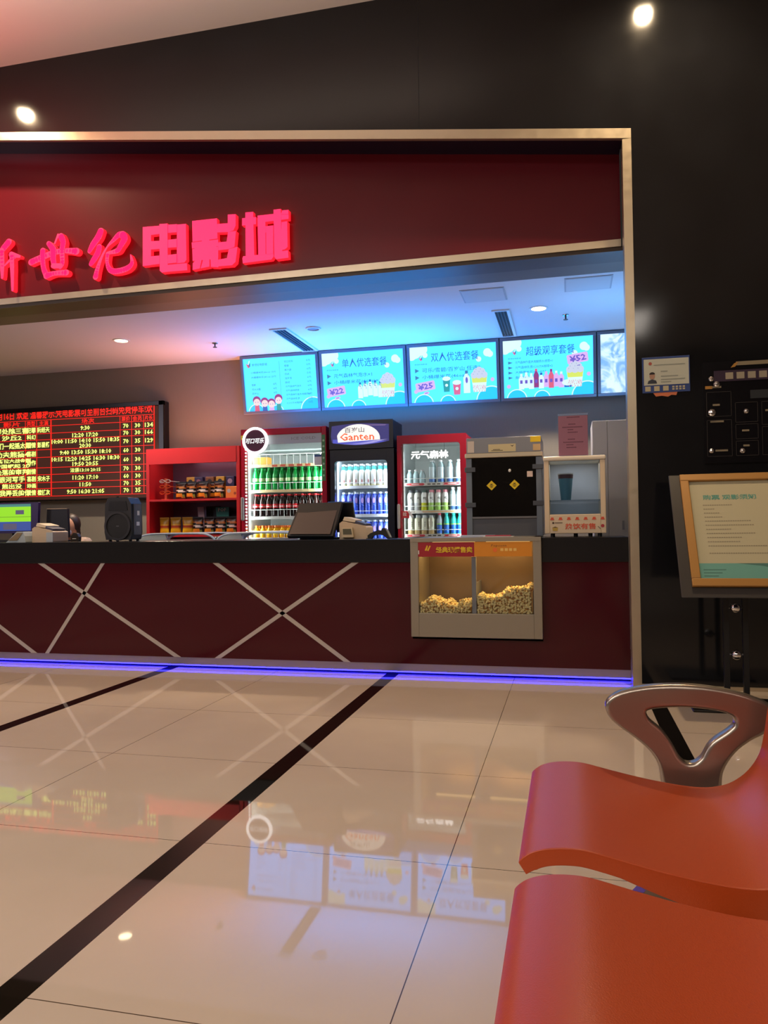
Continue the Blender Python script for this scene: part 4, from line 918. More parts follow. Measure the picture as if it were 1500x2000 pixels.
# spectacle rack
t = thing('glasses_stand', (-3.98, SYf+.13, 1.313), 'orange stand for spectacles at the left end of the upper red shelf', 'display stand')
om = mat('orange_stand', '#d0582a', .4)
M(om).box(-3.995, SYf+.12, 1.318, -3.97, SYf+.14, 1.53).build('post', t); M(om).cyl((-3.98, SYf+.13, 1.313), (-3.98, SYf+.13, 1.32), .05).build('base', t)
gl = None
for k, (z, c_) in enumerate(((1.50, '#d9d2c8'), (1.445, '#e0602c'), (1.385, '#e0602c'))):
    g_ = thing('spectacles', (-3.98, SYf+.105, z), ('top white', 'middle orange', 'lowest orange')[k]+' spectacles on the orange stand', 'glasses')
    m_ = mat('spec_'+c_.strip('#'), c_, .3); mb = M(m_)
    for e in (-1, 1):
        f_ = FY(SYf+.105); n_ = 14
        for i in range(n_):
            a, b = 2*math.pi*i/n_, 2*math.pi*(i+1)/n_; mb.cyl(f_.p(-3.98+e*.033+.026*math.cos(a), z+.015*math.sin(a)), f_.p(-3.98+e*.033+.026*math.cos(b), z+.015*math.sin(b)), .004, n=6)
    mb.cyl((-3.988, SYf+.105, z), (-3.972, SYf+.105, z), .004, n=6); mb.build('rims', g_)
    for e in (-1, 1): M(m_).cyl((-3.98+e*.06, SYf+.107, z), (-3.98+e*.06+.05, SYf+.20, z-.004), .003, n=6).build('temple', g_)

# ------------------------------------------------------------------ popcorn machine on the counter
QY = 5.5; qx0, qx1 = -.715, -.180; qz = .929
fr = FY(QY)
t = thing('popcorn_machine', ((qx0+qx1)/2, QY+.25, qz), 'grey steel popcorn machine with dark glass front and two yellow diamond stickers', 'popcorn machine')
M(mat('hood_steel', '#85878c', .35, .5)).box(qx0+.005, QY-.002, 1.52, qx1-.004, QY+.5, 1.632).build('hood', t, bevel=.003)
M(mat('hood_rail', '#c9bfa6', .3, .6)).box(qx0-.006, QY-.02, 1.488, qx1+.006, QY+.5, 1.52).build('hood_rail', t, bevel=.006)
M(mat('side_steel', '#6f7a86', .4, .4)).box(qx0, QY, qz, qx0+.042, QY+.5, 1.488).build('side_frame', t, bevel=.003)
M(mat('side_steel', '#6f7a86', .4, .4)).box(qx1-.042, QY, qz, qx1, QY+.5, 1.488).build('side_frame', t, bevel=.003)
M(mat('low_steel', '#5c5f66', .35, .5)).box(qx0+.042, QY+.012, qz, qx1-.042, QY+.03, 1.055).build('lower_panel', t)
M(steel_dk).box(qx0+.042, QY, 1.055, qx1-.042, QY+.05, 1.068).build('sill', t)
M(mat('dark_inside', '#17120f', .5)).box(qx0+.042, QY+.44, qz, qx1-.042, QY+.48, 1.488).build('back_wall', t); M(mat('dark_inside', '#17120f', .5)).box(qx0+.042, QY+.03, 1.03, qx1-.042, QY+.44, 1.05).build('tray', t)
door = M(dkglass).box(qx0+.043, QY+.004, 1.07, qx1-.043, QY+.010, 1.486).build('glass_door', t)
hg = mat('hinge_grey', '#4f545c', .4, .4)
for (u0, u1, z) in ((qx0-.008, qx0+.068, 1.405), (qx0-.008, qx0+.068, 1.153), (qx1-.066, qx1+.008, 1.415), (qx1-.066, qx1+.008, 1.158)): M(hg).box(u0, QY-.012, z-.016, u1, QY-.0005, z+.017).build('hinge', t, bevel=.002)
ket = M(mat('kettle_metal', '#7a6a50', .35, .8)).cyl((-.36, QY+.25, 1.22), (-.36, QY+.25, 1.30), .055, .07, 20); ket.build('kettle', t, smooth=False)
M(steel_dk).cyl((-.47, QY+.2, 1.325), (-.38, QY+.22, 1.312), .006).build('kettle_arm', t)
M(white).blob((-.405, QY-.004, 1.393), (.010, .006, .012)).build('knob', door)
for u, z in ((-.535, 1.29), (-.373, 1.293)):
    mb = M(yellow).prism(Fr((u, QY+.003, z)), [(-.036, 0), (0, -.035), (.036, 0), (0, .035)], -.001, .001)
    mb.use(mat('diamond_print', '#5a4a10', .5)); f_ = Fr((u, QY+.0015, z)); mb.rect(f_, -.008, .004, .008, .012, .0006); mb.rect(f_, -.014, -.004, .014, .0, .0006); mb.rect(f_, -.008, -.014, .008, -.008, .0006); mb.build('diamond_sticker', door)
M(mat('white_sticker', '#d8c4b8', .5)).fbox(FY(QY+.003), -.285, 1.345, -.245, 1.385, 0, .002).build('square_sticker', door, bevel=.001)
hf = FY(QY-.002)
mb = M(mat('plate_cream', '#c8bd92', .45)).fbox(hf, -.553, 1.528, -.36, 1.583, 0, .002); mb.use(mat('plate_print', '#4a4436', .5)).flat(hf, [(-.40, 1.575), (-.385, 1.57), (-.37, 1.575), (-.384, 1.562)], .0025)
mb.rect(hf, -.532, 1.536, -.45, 1.54, .0025); mb.rect(hf, -.52, 1.543, -.47, 1.547, .0025); mb.build('name_plate', t)
M(mat('sticker_pale', '#c9bfb6', .5)).fbox(hf, -.702, 1.528, -.655, 1.61, 0, .002).build('paper_label', t)
M(yellow).fbox(hf, -.258, 1.59, -.186, 1.63, 0, .002).build('yellow_label', t); M(mat('sticker_tan', '#c2a878', .5)).fbox(hf, -.24, 1.53, -.19, 1.575, 0, .002).build('tan_label', t)
# leaflets in front of it
t = M(mat('leaflet_pale', '#c8d4e8', .5)).box(-.725, 5.22, .929, -.50, 5.34, .940).build('menu_leaflet', org=(-.61, 5.28, .929)); tag(t, 'pale blue-edged leaflet lying on the steel bin top at the left', 'leaflet')
mb = M(paper).box(-.56, 5.12, .929, -.36, 5.22, .933); mb.use(mat('leaflet_red', '#c84a5a', .5)).box(-.545, 5.12, .933, -.38, 5.21, .940)
t = mb.build('red_leaflet', org=(-.46, 5.17, .929)); tag(t, 'red and white folded leaflet on the steel bin top', 'leaflet')

# ------------------------------------------------------------------ hot drinks cabinet
wY = 5.25; wx0, wx1 = -.160, .235
t = thing('hot_drink_cabinet', ((wx0+wx1)/2, wY+.18, CT), 'small cream warming cabinet with glass window and orange characters on its base', 'warming cabinet')
cream = mat('cream_paint', '#dac6a8', .45)
wz0, wz1 = .945, 1.46
mb = M(cream)
mb.box(wx0, wY, wz0, wx0+.033, wY+.36, wz1-.03); mb.box(wx1-.033, wY, wz0, wx1, wY+.36, wz1-.03); mb.box(wx0+.033, wY, wz0, wx1-.033, wY+.36, 1.072)
mb.build('body', t, bevel=.004)
M(mat('liner_grey', '#b9bcc0', .5)).box(wx0+.034, wY+.02, 1.072, wx1-.034, wY+.339, 1.076).build('base_liner', t)
M(mat('cream_light', '#e6dcc8', .4)).box(wx0-.006, wY-.008, wz1-.03, wx1+.006, wY+.37, wz1).build('lid', t, bevel=.01)
M(mat('liner_grey', '#b9bcc0', .5)).box(wx0+.033, wY+.34, 1.072, wx1-.033, wY+.36, wz1-.03).build('back_wall', t)
M(glass('window_glass', (.85, .9, .95))).box(wx0+.033, wY+.006, 1.072, wx1-.033, wY+.010, wz1-.03).build('window', t)
M(glass('shelf_glass', (.85, .9, .92))).box(wx0+.034, wY+.02, 1.16, wx1-.034, wY+.33, 1.168).build('glass_shelf', t)
for (u, v) in ((wx0+.05, .04), (wx0+.20, .06), (wx1-.10, .05), (wx1-.04, .04)): M(black).cyl((u, wY+v, CT), (u, wY+v, wz0), .014).build('foot', t)
f_ = FY(wY-.001); oc = mat('orange_ink', '#d8563a', .5)
mb = M(oc).text(f_, '热饮有售', -.028, .972, .168, 1.012, .0005, bold=.02)
for k in range(7): u = -.125+k*.054; mb.rect(f_, u, 1.035, u+.027, 1.040, .0005); mb.prism(f_, [(u+.003, 1.040), (u+.024, 1.040), (u+.022, 1.053), (u+.006, 1.053)], 0, .0006)
mb.use(mat('brown_ink', '#4a3428', .5)).disc(f_, -.105, 1.016, .007, .0005); mb.rect(f_, -.095, 1.014, -.045, 1.019, .0005)
mb.use(mat('gold_ink', '#c0a04a', .5)).flat(f_, [(-.108, .962), (-.078, .962), (-.074, .985), (-.112, .985)], .0005); mb.use(mat('brown_ink', '#4a3428', .5)).flat(f_, [(-.112, .985), (-.074, .985), (-.093, .992)], .0008)
mb.use(mat('berry_ink', '#b0303c', .5)).disc(f_, .212, .994, .011, .0005); mb.use(mat('brown_ink', '#4a3428', .5)).flat(f_, [(.18, .99), (.183, .992), (.20, .975), (.197, .973)], .0005)
mb.build('panel_print', t)
light('cabinet_inner_fill', 'AREA', (wx0+.2, wY+.16, wz1-.04), .45, (.92, .95, 1), .3, .08, aim=(wx0+.2, wY+.2, 1.0))  # light added to brighten the cabinet inside, without a fitting
# cup on its shelf
c_ = thing('paper_cup', (-.020, wY+.10, 1.168), 'blue paper cup with plum top band inside the warming cabinet', 'cup')
M(MATS['white_plastic']).use(mat('cup_blue', '#4a93ad', .5)).lathe([(0, 1.1685, None), (.033, 1.1685, mat('cup_blue', '#4a93ad', .5)), (.050, 1.345, None)], c=(-.02, wY+.10, 0), n=24).build('cup_body', c_, smooth=True)
mb = M(mat('cup_plum', '#4f2b3c', .5)); mb.lathe([(.0480, 1.315, mat('cup_plum', '#4f2b3c', .5)), (.0506, 1.345, None)], c=(-.02, wY+.10, 0), n=24); mb.build('top_band', c_, smooth=True)
M(white).ring(Fr((-.02, wY+.10, 1.345), (1, 0, 0), (0, 1, 0)), 0, 0, .046, .053, -.003, .004).build('rim', c_)
# pink notice on top
t = thing('pink_notice', (.035, wY+.12, wz1), 'pink notice sheet in a clear upright holder on top of the cream cabinet', 'notice')
ny = wY+.10
M(mat('acrylic_white', '#c9cfe6', .3)).box(-.065, ny, wz1, .134, ny+.05, wz1+.006).build('holder_base', t)
M(glass('acrylic', (.95, .96, 1))).box(-.065, ny+.002, wz1+.006, .134, ny+.004, 1.757).build('holder_sheet', t)
mb = M(mat('pink_paper', '#ffaab6', .7)).box(-.062, ny+.005, wz1+.01, .131, ny+.008, 1.742)
mb.use(mat('holder_edge', '#b9cdf0', .3)).box(-.065, ny+.002, 1.744, .134, ny+.010, 1.757); mb.box(-.065, ny+.002, wz1+.006, .134, ny+.004, wz1+.012)
ink = mat('faint_ink', '#b0606c', .7); mb.use(ink); f_ = FY(ny+.0045)
for u0, u1, z in ((-.005, .08, 1.732), (.005, .05, 1.685), (-.035, .10, 1.665), (.0, .04, 1.648), (0, .07, 1.630), (0, .05, 1.583), (-.03, .105, 1.563), (-.01, .035, 1.546), (-.01, .06, 1.527)):
    u = u0
    while u < u1-.006: mb.rect(f_, u, z-.004, u+.007, z+.003, .0004); u += .0095
mb.build('sheet', t)
# grey cabinet behind
t = thing('pale_cabinet', (.42, 6.42, 0), 'pale grey two-door cabinet behind the warming cabinet at the post', 'cabinet')
M(offwhite).box(.185, 6.2, .04, .66, 6.65, 1.81).build('body', t, bevel=.003); M(black).box(.2, 6.22, 0, .64, 6.63, .04).build('plinth', t)
M(offwhite).box(.187, 6.188, .06, .296, 6.1995, 1.807).build('door', t, bevel=.002); d_ = M(offwhite).box(.299, 6.188, .06, .657, 6.1995, 1.807).build('door', t, bevel=.002)
M(grey_steel).box(.395, 6.16, .96, .41, 6.1875, 1.03).build('handle', d_)

# ------------------------------------------------------------------ things on the counter
# loudspeaker
sy0 = 5.28; X0, X1 = -3.49, -3.255
k_ = sy0/5.5
x0, x1 = -3.645*k_, -3.40*k_; zb, zt_ = CT, 1+(1.272-1)*k_
t = thing('loudspeaker', ((x0+x1)/2, sy0+.12, CT), 'black portable loudspeaker standing on the counter beside the snack shelf', 'speaker')
w_ = x1-x0
pts = [(x0+.012, zb+.012), (x1-.012, zb+.012), (x1, zb+.07), (x1-.006, zt_-.05), (x1-.035, zt_), (x0+.035, zt_), (x0+.006, zt_-.05), (x0, zb+.07)]
M(mat('speaker_shell', '#1b1b1e', .5)).prism(FY(sy0), pts, -.16, 0).build('enclosure', t, bevel=.008)
f_ = FY(sy0-.001); cx, cz = (x0+x1)/2, zb+.118
mb = M(mat('speaker_ring', '#26262a', .4)).ring(f_, cx, cz, .095, .112, -.01, .012); mb.build('woofer_ring', t)
mb = M(mat('speaker_mesh', '#0c0c0d', .6)).disc(f_, cx, cz, .096, .004, n=32); mb.use(mat('speaker_badge', '#55555a', .4)).rect(f_, cx-.012, cz-.004, cx+.012, cz+.003, .006); wf = mb.build('woofer_grille', t)
M(mat('horn', '#0a0a0b', .4)).prism(f_, [(cx-.085, zt_-.10), (cx+.085, zt_-.10), (cx+.07, zt_-.03), (cx-.07, zt_-.03)], -.002, .003).build('horn', t)
M(black).cyl((x0+.05, sy0+.1, zt_-.002), (x0+.05, sy0+.1, zt_+.012), .01).build('handle_post', t)
mb = M(mat('side_controls', '#4a505a', .4)).box(x1-.002, sy0+.03, zb+.05, x1+.005, sy0+.13, zt_-.05); mb.use(white).box(x1+.005, sy0+.06, zb+.12, x1+.007, sy0+.10, zb+.15); mb.use(white).box(x1+.005, sy0+.07, zb+.20, x1+.007, sy0+.10, zb+.235); mb.build('side_panel', t)
for u in (x0+.03, x1-.03):
    for v in (.03, .13): M(black).cyl((u, sy0+v, CT), (u, sy0+v, zb+.014), .012).build('foot', t)
# tilted touch monitors
def monitor(name, label, x0, x1, z0, z1, y, lean, scr, bodym, depth=.03, skew=0, rz=0, cat='monitor'):
    """panel with its screen towards the hall; lean>0 tips the top away"""
    t = thing(name, ((x0+x1)/2, y+.10, CT), label, cat)
    c, s_ = math.cos(lean), math.sin(lean); Rr = Vector((math.cos(rz), math.sin(rz), 0)); back = Vector((-math.sin(rz), math.cos(rz), 0))
    fr = Fr(((x0+x1)/2, y, z0), Rr, back*s_+Vector((0, 0, c))); w = (x1-x0)/2; h = (z1-z0)/c
    M(bodym).fbox(fr, -w, 0, w, h, -depth, 0).build('casing', t, bevel=.005)
    M(scr).rect(fr, -w+.012, .014, w-.012, h-.012, .001).build('screen', t)
    ctr = fr.p(0, h*.35, -depth); M(black).cyl(ctr, (ctr.x, y+.16, CT+.01), .02, .03).build('stand', t); M(black).box(ctr.x-.09, y+.03, CT, ctr.x+.09, y+.24, CT+.012).build('stand_base', t, bevel=.003)
    return t, fr, w, h
scr_brown = mat('screen_dark_brown', '#4b3f3b', .35)
# main one by the fridge: lies back so its lower edge is nearer
y_ = 5.18; k1 = y_/5.4; 
P = [PX(585, 983, 5.30), PX(668, 980, 5.30), PX(650, 1047, 5.16), PX(560, 1047, 5.16)]
t = thing('touch_monitor', (-1.80, 5.32, CT), 'large dark touch monitor leaning back on the counter before the fridges', 'monitor')
def slab(t, P, Ya, Yb, th, m, name, bev=.003):
    a, b, c, d = [Vector((p[0], y, p[1])) for p, y in zip(P, (Ya, Ya, Yb, Yb))]
    nrm = (b-a).cross(d-a).normalized(); nrm = nrm if nrm.y > 0 else -nrm
    mb = M(m); q = [a, b, c, d]+[v+nrm*th for v in (a, b, c, d)]
    mb.add(q, [(0, 3, 2, 1), (4, 5, 6, 7), (0, 1, 5, 4), (1, 2, 6, 5), (2, 3, 7, 6), (3, 0, 4, 7)]); return mb.build(name, t, bevel=bev), nrm
slab(t, P, 5.30, 5.16, .035, black, 'casing')
Q = [PX(588, 987, 5.296), PX(662, 984, 5.296), PX(645, 1043, 5.162), PX(565, 1043, 5.162)]
slab(t, Q, 5.295, 5.157, .002, scr_brown, 'screen', 0)
M(black).cyl((-1.75, 5.27, 1.05), (-1.75, 5.36, CT+.045), .03).build('stand', t); M(black).box(-1.89, 5.24, CT, -1.62, 5.44, CT+.014).build('stand_base', t, bevel=.004)
# its twin facing the clerk: only the black back shows
P2 = [PX(640, 983, 5.42), PX(690, 982, 5.42), PX(697, 1040, 5.52), PX(660, 1040, 5.52)]
t = thing('clerk_monitor', (-1.62, 5.5, CT), 'black back of the clerk monitor behind the leaning touch monitor', 'monitor')
slab(t, P2, 5.40, 5.50, .03, mat('black_back', '#10131a', .45), 'casing'); M(black).box(-1.66, 5.46, CT, -1.57, 5.60, CT+.03).build('stand_base', t); M(black).cyl((-1.61, 5.53, CT+.02), (-1.61, 5.53, 1.02), .02).build('stand', t)
t = M(yellow).box(-1.905, 5.30, CT, -1.855, 5.33, .965).build('yellow_card', org=(-1.88, 5.315, CT)); tag(t, 'small yellow card under the leaning touch monitor', 'card')
# receipt printers
def printer(x0, y0, w, label, flip=False):
    s = w/.19
    t = thing('receipt_printer', (x0+w/2, y0+.10*s, CT), label, 'receipt printer')
    d = min(.2*s, .24); h1, h2 = .125*s, .085*s
    side = [(0, 0), (w, 0), (w, h2), (w*.80, h2+.012*s), (w*.12, h1), (0, h1*.88)]
    M(beige).prism(Fr((x0, y0, CT)), side, -d, 0).build('body', t, bevel=.008)
    lid = [(w*.10, h1+.004), (w*.55, h2+.030*s), (w*.60, h2+.048*s), (w*.16, h1+.030*s)]
    M(mat('beige_light', '#d2c3a8', .45)).prism(Fr((x0, y0+.02, CT)), lid, -d+.03, 0).build('lid', t, bevel=.003)
    M(mat('slate_slot', '#3a3c50', .4)).prism(Fr((x0, y0+.019, CT)), [(w*.55, h2+.016*s), (w*.92, h2+.008*s), (w*.94, h2+.020*s), (w*.58, h2+.040*s)], -d+.04, 0).build('paper_slot', t)
    M(mat('printer_grey', '#aab2b6', .45)).box(x0+w*.70, y0-.004, CT+.002, x0+w+.002, y0+.0, CT+h2*.92).build('side_cover', t) if flip else None
    return t
t = printer(-1.584, 5.22, .195, 'beige receipt printer to the right of the leaning touch monitor')
f_ = FY(5.219)
mb = M(mat('pad_beige', '#c9b795', .45)).prism(f_, [(-1.560, .935), (-1.475, .935), (-1.485, 1.005), (-1.560, 1.005)], 0, .025); mb.build('keypad_frame', t, bevel=.003)
M(mat('lcd_olive', '#5d5b4a', .3)).prism(f_, [(-1.550, .955), (-1.485, .955), (-1.492, .995), (-1.552, .995)], .025, .026).build('small_screen', t)
printer(-4.100, 5.22, .185, 'large beige receipt printer on the counter in front of the black monitor', flip=True)
# card terminal
t = thing('card_terminal', (-4.19, 5.2, CT), 'pale card terminal with tilted screen next to the large printer', 'card terminal')
M(mat('terminal_grey', '#a5b0b2', .4)).prism(Fr((-4.30, 5.17, CT)), [(0, .001), (.18, .001), (.17, .05), (.155, .085), (.10, .085), (.02, .015)], -.14, 0).build('body', t, bevel=.004)
M(mat('terminal_screen', '#857458', .3)).prism(FY(5.168), [(-4.275, .938), (-4.195, .938), (-4.145, .998), (-4.195, .998)], 0, .002).build('screen', t)
# barcode scanner
t = thing('barcode_scanner', (-1.26, 5.25, CT), 'black handheld barcode scanner lying on the counter before the blue fridge', 'barcode scanner')
mb = M(black).prism(FY(5.22), [(-1.375, CT+.001), (-1.355, CT+.001), (-1.34, .945), (-1.29, .952), (-1.262, .945), (-1.255, .965), (-1.30, .985), (-1.36, .962), (-1.38, .945)], -.05, 0); mb.build('handle', t, bevel=.004)
mb = M(black).prism(FY(5.21), [(-1.292, .955), (-1.27, .998), (-1.252, .998), (-1.215, CT+.001), (-1.235, CT+.001), (-1.262, .945)], -.07, 0); mb.build('head', t, bevel=.004)
M(mat('scanner_lens', '#5a5346', .3)).prism(FY(5.208), [(-1.248, .990), (-1.242, .988), (-1.214, .932), (-1.221, .930)], -.06, 0).build('lens_window', t)
# left end: green screen, black monitor
xa, xb = PX(0, 985, 5.2)[0], PX(62, 985, 5.2)[0]
t = thing('ticket_screen', (-4.2, 5.3, CT), 'customer screen with bright green and blue display at the left end of the counter', 'screen')
za, zt2 = 1.015, 1.235; x0, x1 = -4.75, -4.225; TY = 5.455
M(mat('purple_casing', '#33285a', .35)).prism(FY(TY), [(x0, za-.02), (x1-.01, za-.02), (x1, zt2+.012), (x0, zt2+.012)], -.03, 0).build('casing', t, bevel=.003)
f_ = FY(TY-.001)
mb = M(glow('scr_green', (.30, .75, .01), 1)).rect(f_, x0+.01, za+.075, -4.295, zt2-.022, .001); mb.use(glow('scr_blue', (.03, .07, .30), 1)).rect(f_, x0+.01, za, -4.295, za+.075, .001)
mb.use(glow('scr_teal', (.05, .22, .20), 1)).rect(f_, x0+.01, zt2-.022, -4.295, zt2, .001); mb.use(glow('scr_slate', (.09, .08, .14), 1)).rect(f_, -4.44, za+.135, -4.36, za+.17, .0015); mb.rect(f_, -4.56, za+.01, -4.43, za+.06, .0015)
mb.use(glow('scr_olive', (.15, .35, .01), 1)).rect(f_, x0+.01, za+.112, -4.295, za+.117, .0015); mb.build('screen', t)
M(black).box(-4.62, 5.42, CT, -4.36, 5.60, CT+.02).build('stand_base', t); M(black).cyl((-4.49, 5.52, CT+.01), (-4.49, 5.49, 1.05), .02).build('stand', t)
t = thing('office_monitor', (-3.89, 5.52, CT), 'black back of a flat office monitor behind the large printer', 'monitor')
M(mat('black_back', '#10131a', .45)).prism(FY(5.53), [(-4.215, .955), (-4.0, .955), (-4.01, 1.19), (-4.20, 1.19)], -.03, 0).build('casing', t, bevel=.003)
M(mat('edge_light', '#c8b09a', .4)).box(-4.20, 5.526, 1.190, -4.012, 5.535, 1.194).build('top_edge', t)
M(black).box(-4.18, 5.53, CT, -4.03, 5.61, CT+.012).build('stand_base', t); M(black).box(-4.12, 5.565, CT+.01, -4.08, 5.575, 1.05).build('stand', t)
t = thing('desk_phone', (-3.84, 5.42, CT), 'small dark handheld radio standing on the counter before the seated clerk', 'radio')
M(mat('dark_device', '#2b241f', .4)).prism(FY(5.40), [(-3.885, CT+.001), (-3.815, CT+.001), (-3.812, .96), (-3.83, .99), (-3.86, .992), (-3.885, .965)], -.04, 0).build('body', t, bevel=.006)
M(white).box(-3.868, 5.397, .943, -3.835, 5.3995, .948).build('label_strip', t)
# ------------------------------------------------------------------ ice cream freezer behind the counter
t = thing('ice_cream_freezer', (-2.85, 6.15, 0), 'white chest freezer with curved glass lids just above the counter top', 'chest freezer')
fz = .905
M(mat('freezer_white', '#b6c3cf', .4)).box(-3.62, 5.86, .08, -2.10, 6.45, fz).build('cabinet', t, bevel=.01)
for x_ in (-3.5, -2.2):
    for y_ in (5.93, 6.38): M(black).cyl((x_, y_, 0), (x_, y_, .08), .03).build('foot', t)
M(mat('freezer_red', '#b5636a', .4)).box(-3.60, 5.852, .86, -2.12, 5.8595, .90).build('red_band', t)
for a, b in ((-3.60, -2.86), (-2.85, -2.12)):
    prof = [(a, fz), (a+.03, fz+.035), (a+.10, fz+.060), (a+.22, fz+.068), (b-.16, fz+.068), (b-.07, fz+.055), (b-.02, fz+.03), (b, fz)]
    prof = spline(prof, 3)
    lid = M(mat('lid_frame', '#b7cbe2', .3))
    for y in (5.88, 6.42): lid.tube([(x, y, z) for x, z in prof], .009, 6)
    l_ = lid.build('lid_frame', t)
    mb = M(glass('lid_glass', (.8, .86, .92)))
    mb.add([(x, y, z) for x, z in prof for y in (5.88, 6.42)], [(2*i, 2*i+2, 2*i+3, 2*i+1) for i in range(len(prof)-1)]); mb.build('lid_glass', l_)
    M(mat('inner_goods', '#7a5a5a', .6, vary=.5, vscale=14)).box(a+.03, 5.90, fz-.005, b-.03, 6.40, fz+.012).build('freezer_goods', t)
t = M(mat('blue_bag', '#5d9ae0', .3)).prism(FY(5.70), [(-2.27, .925), (-2.20, .925), (-2.10, .968), (-2.13, .972), (-2.20, .955)], -.03, 0).build('blue_wrapper', org=(-2.2, 5.71, .905))
bpy.data.objects.remove(t)

# ------------------------------------------------------------------ clerk
def skin_body(name, joints, edges, radii, m, parent, sub=2, root=0):
    me = bpy.data.meshes.new(name); o0 = ORG[parent.name]; me.from_pydata([tuple(Vector(j)-o0) for j in joints], edges, [])
    o = bpy.data.objects.new(name, me); COL.objects.link(o); o.parent = parent; ORG[o.name] = o0
    o.modifiers.new('skin', 'SKIN'); sv = me.skin_vertices[0].data
    for i, r in enumerate(radii): sv[i].radius = r if isinstance(r, tuple) else (r, r)
    sv[root].use_root = True
    s = o.modifiers.new('sub', 'SUBSURF'); s.levels = s.render_levels = sub; me.materials.append(m); return o
hx, hy = -4.405, 6.12
pe = thing('person', (hx, hy, 0), 'seated clerk with dark hair, white face mask and pale top behind the counter', 'person')
skin = mat('skin', '#b98a6c', .5); shirt = mat('pale_shirt', '#b3a094', .8); hair = mat('dark_hair', '#2a1b17', .5)
J = [(hx, hy+.05, .50), (hx+.01, hy+.04, .66), (hx+.01, hy+.02, .80), (hx+.01, hy+.02, .885), (hx, hy, .945), (hx-.005, hy-.01, 1.03), (hx-.005, hy-.01, 1.085),
     (hx+.13, hy+.02, .865), (hx+.20, hy-.02, .68), (hx+.12, hy-.22, .66), (hx+.08, hy-.30, .66), (hx-.13, hy+.02, .865), (hx-.20, hy-.02, .68), (hx-.12, hy-.22, .66), (hx-.08, hy-.30, .66),
     (hx+.09, hy-.38, .47), (hx+.09, hy-.38, .10), (hx+.09, hy-.50, .045), (hx-.09, hy-.38, .47), (hx-.09, hy-.38, .10), (hx-.09, hy-.50, .045)]
E_ = [(0, 1), (1, 2), (2, 3), (3, 4), (4, 5), (5, 6), (2, 7), (7, 8), (8, 9), (9, 10), (2, 11), (11, 12), (12, 13), (13, 14), (0, 15), (15, 16), (16, 17), (0, 18), (18, 19), (19, 20)]
R_ = [.13, .12, .13, .05, .05, .082, .07, .055, .042, .034, .03, .055, .042, .034, .03, .075, .05, .04, .075, .05, .04]
# five fingers for each hand
for sgn, base in ((1, 10), (-1, 14)):
    b = Vector(J[base])
    for k in range(5):
        off = (-.03+.015*k)*sgn; L_ = (.035, .05, .055, .05, .04)[k]
        n0 = len(J); d = Vector((off, -.028 if k else -.005, 0)); J.append(tuple(b+d)); J.append(tuple(b+d+Vector((off*.2, -L_*.6, -.006)))); J.append(tuple(b+d+Vector((off*.25, -L_, -.022))))
        E_ += [(base, n0), (n0, n0+1), (n0+1, n0+2)]; R_ += [.009, .008, .007]
skin_body('body', J, E_, R_, skin, pe)
JS = [(hx, hy+.05, .50), (hx+.01, hy+.04, .66), (hx+.01, hy+.02, .80), (hx+.01, hy+.02, .915), (hx+.15, hy+.02, .892), (hx+.205, hy-.02, .70), (hx+.13, hy-.18, .665), (hx-.15, hy+.02, .892), (hx-.205, hy-.02, .70), (hx-.13, hy-.18, .665)]
skin_body('shirt', JS, [(0, 1), (1, 2), (2, 3), (2, 4), (4, 5), (5, 6), (2, 7), (7, 8), (8, 9)], [.15, .14, .15, .062, .072, .06, .05, .072, .06, .05], shirt, pe)
hc = Vector((hx-.005, hy-.01, 1.05))
mb = M(hair).blob(hc+Vector((.004, .024, .020)), (.080, .088, .098), 3); mb.blob(hc+Vector((.045, .045, -.03)), (.030, .04, .06), 2); mb.blob(hc+Vector((.0, .09, -.06)), (.05, .04, .09), 2); mb.build('hair', pe, smooth=True)
mb = M(skin).blob(hc+Vector((.002, -.034, -.004)), (.070, .076, .090), 3); mb.blob(hc+Vector((.004, -.112, -.012)), (.011, .016, .018), 2); mb.build('face', pe, smooth=True)
mb = M(mat('mask_white', '#c2c8d6', .7)).blob(hc+Vector((.004, -.070, -.050)), (.062, .050, .045), 3); mb.build('face_mask', pe, smooth=True)
for e in (-1, 1): mb = M(mat('eye_dark', '#1a1210', .4)).blob(hc+Vector((.004+e*.028, -.104, .012)), (.012, .006, .005), 2); mb.blob(hc+Vector((.004+e*.028, -.103, .032)), (.016, .005, .0035), 2); mb.build('eye', pe, smooth=True)
ch = thing('office_chair', (hx, hy+.1, 0), 'dark chair the seated clerk sits on behind the counter', 'chair')
M(black).box(hx-.22, hy-.20, .29, hx+.22, hy+.28, .33).build('seat', ch, bevel=.01); M(black).box(hx-.19, hy+.245, .33, hx+.19, hy+.28, .74).build('backrest', ch, bevel=.008); M(black).cyl((hx, hy+.05, .04), (hx, hy+.05, .29), .03).build('post', ch); M(black).cyl((hx, hy+.05, 0), (hx, hy+.05, .04), .16, .05, 20).build('base', ch)

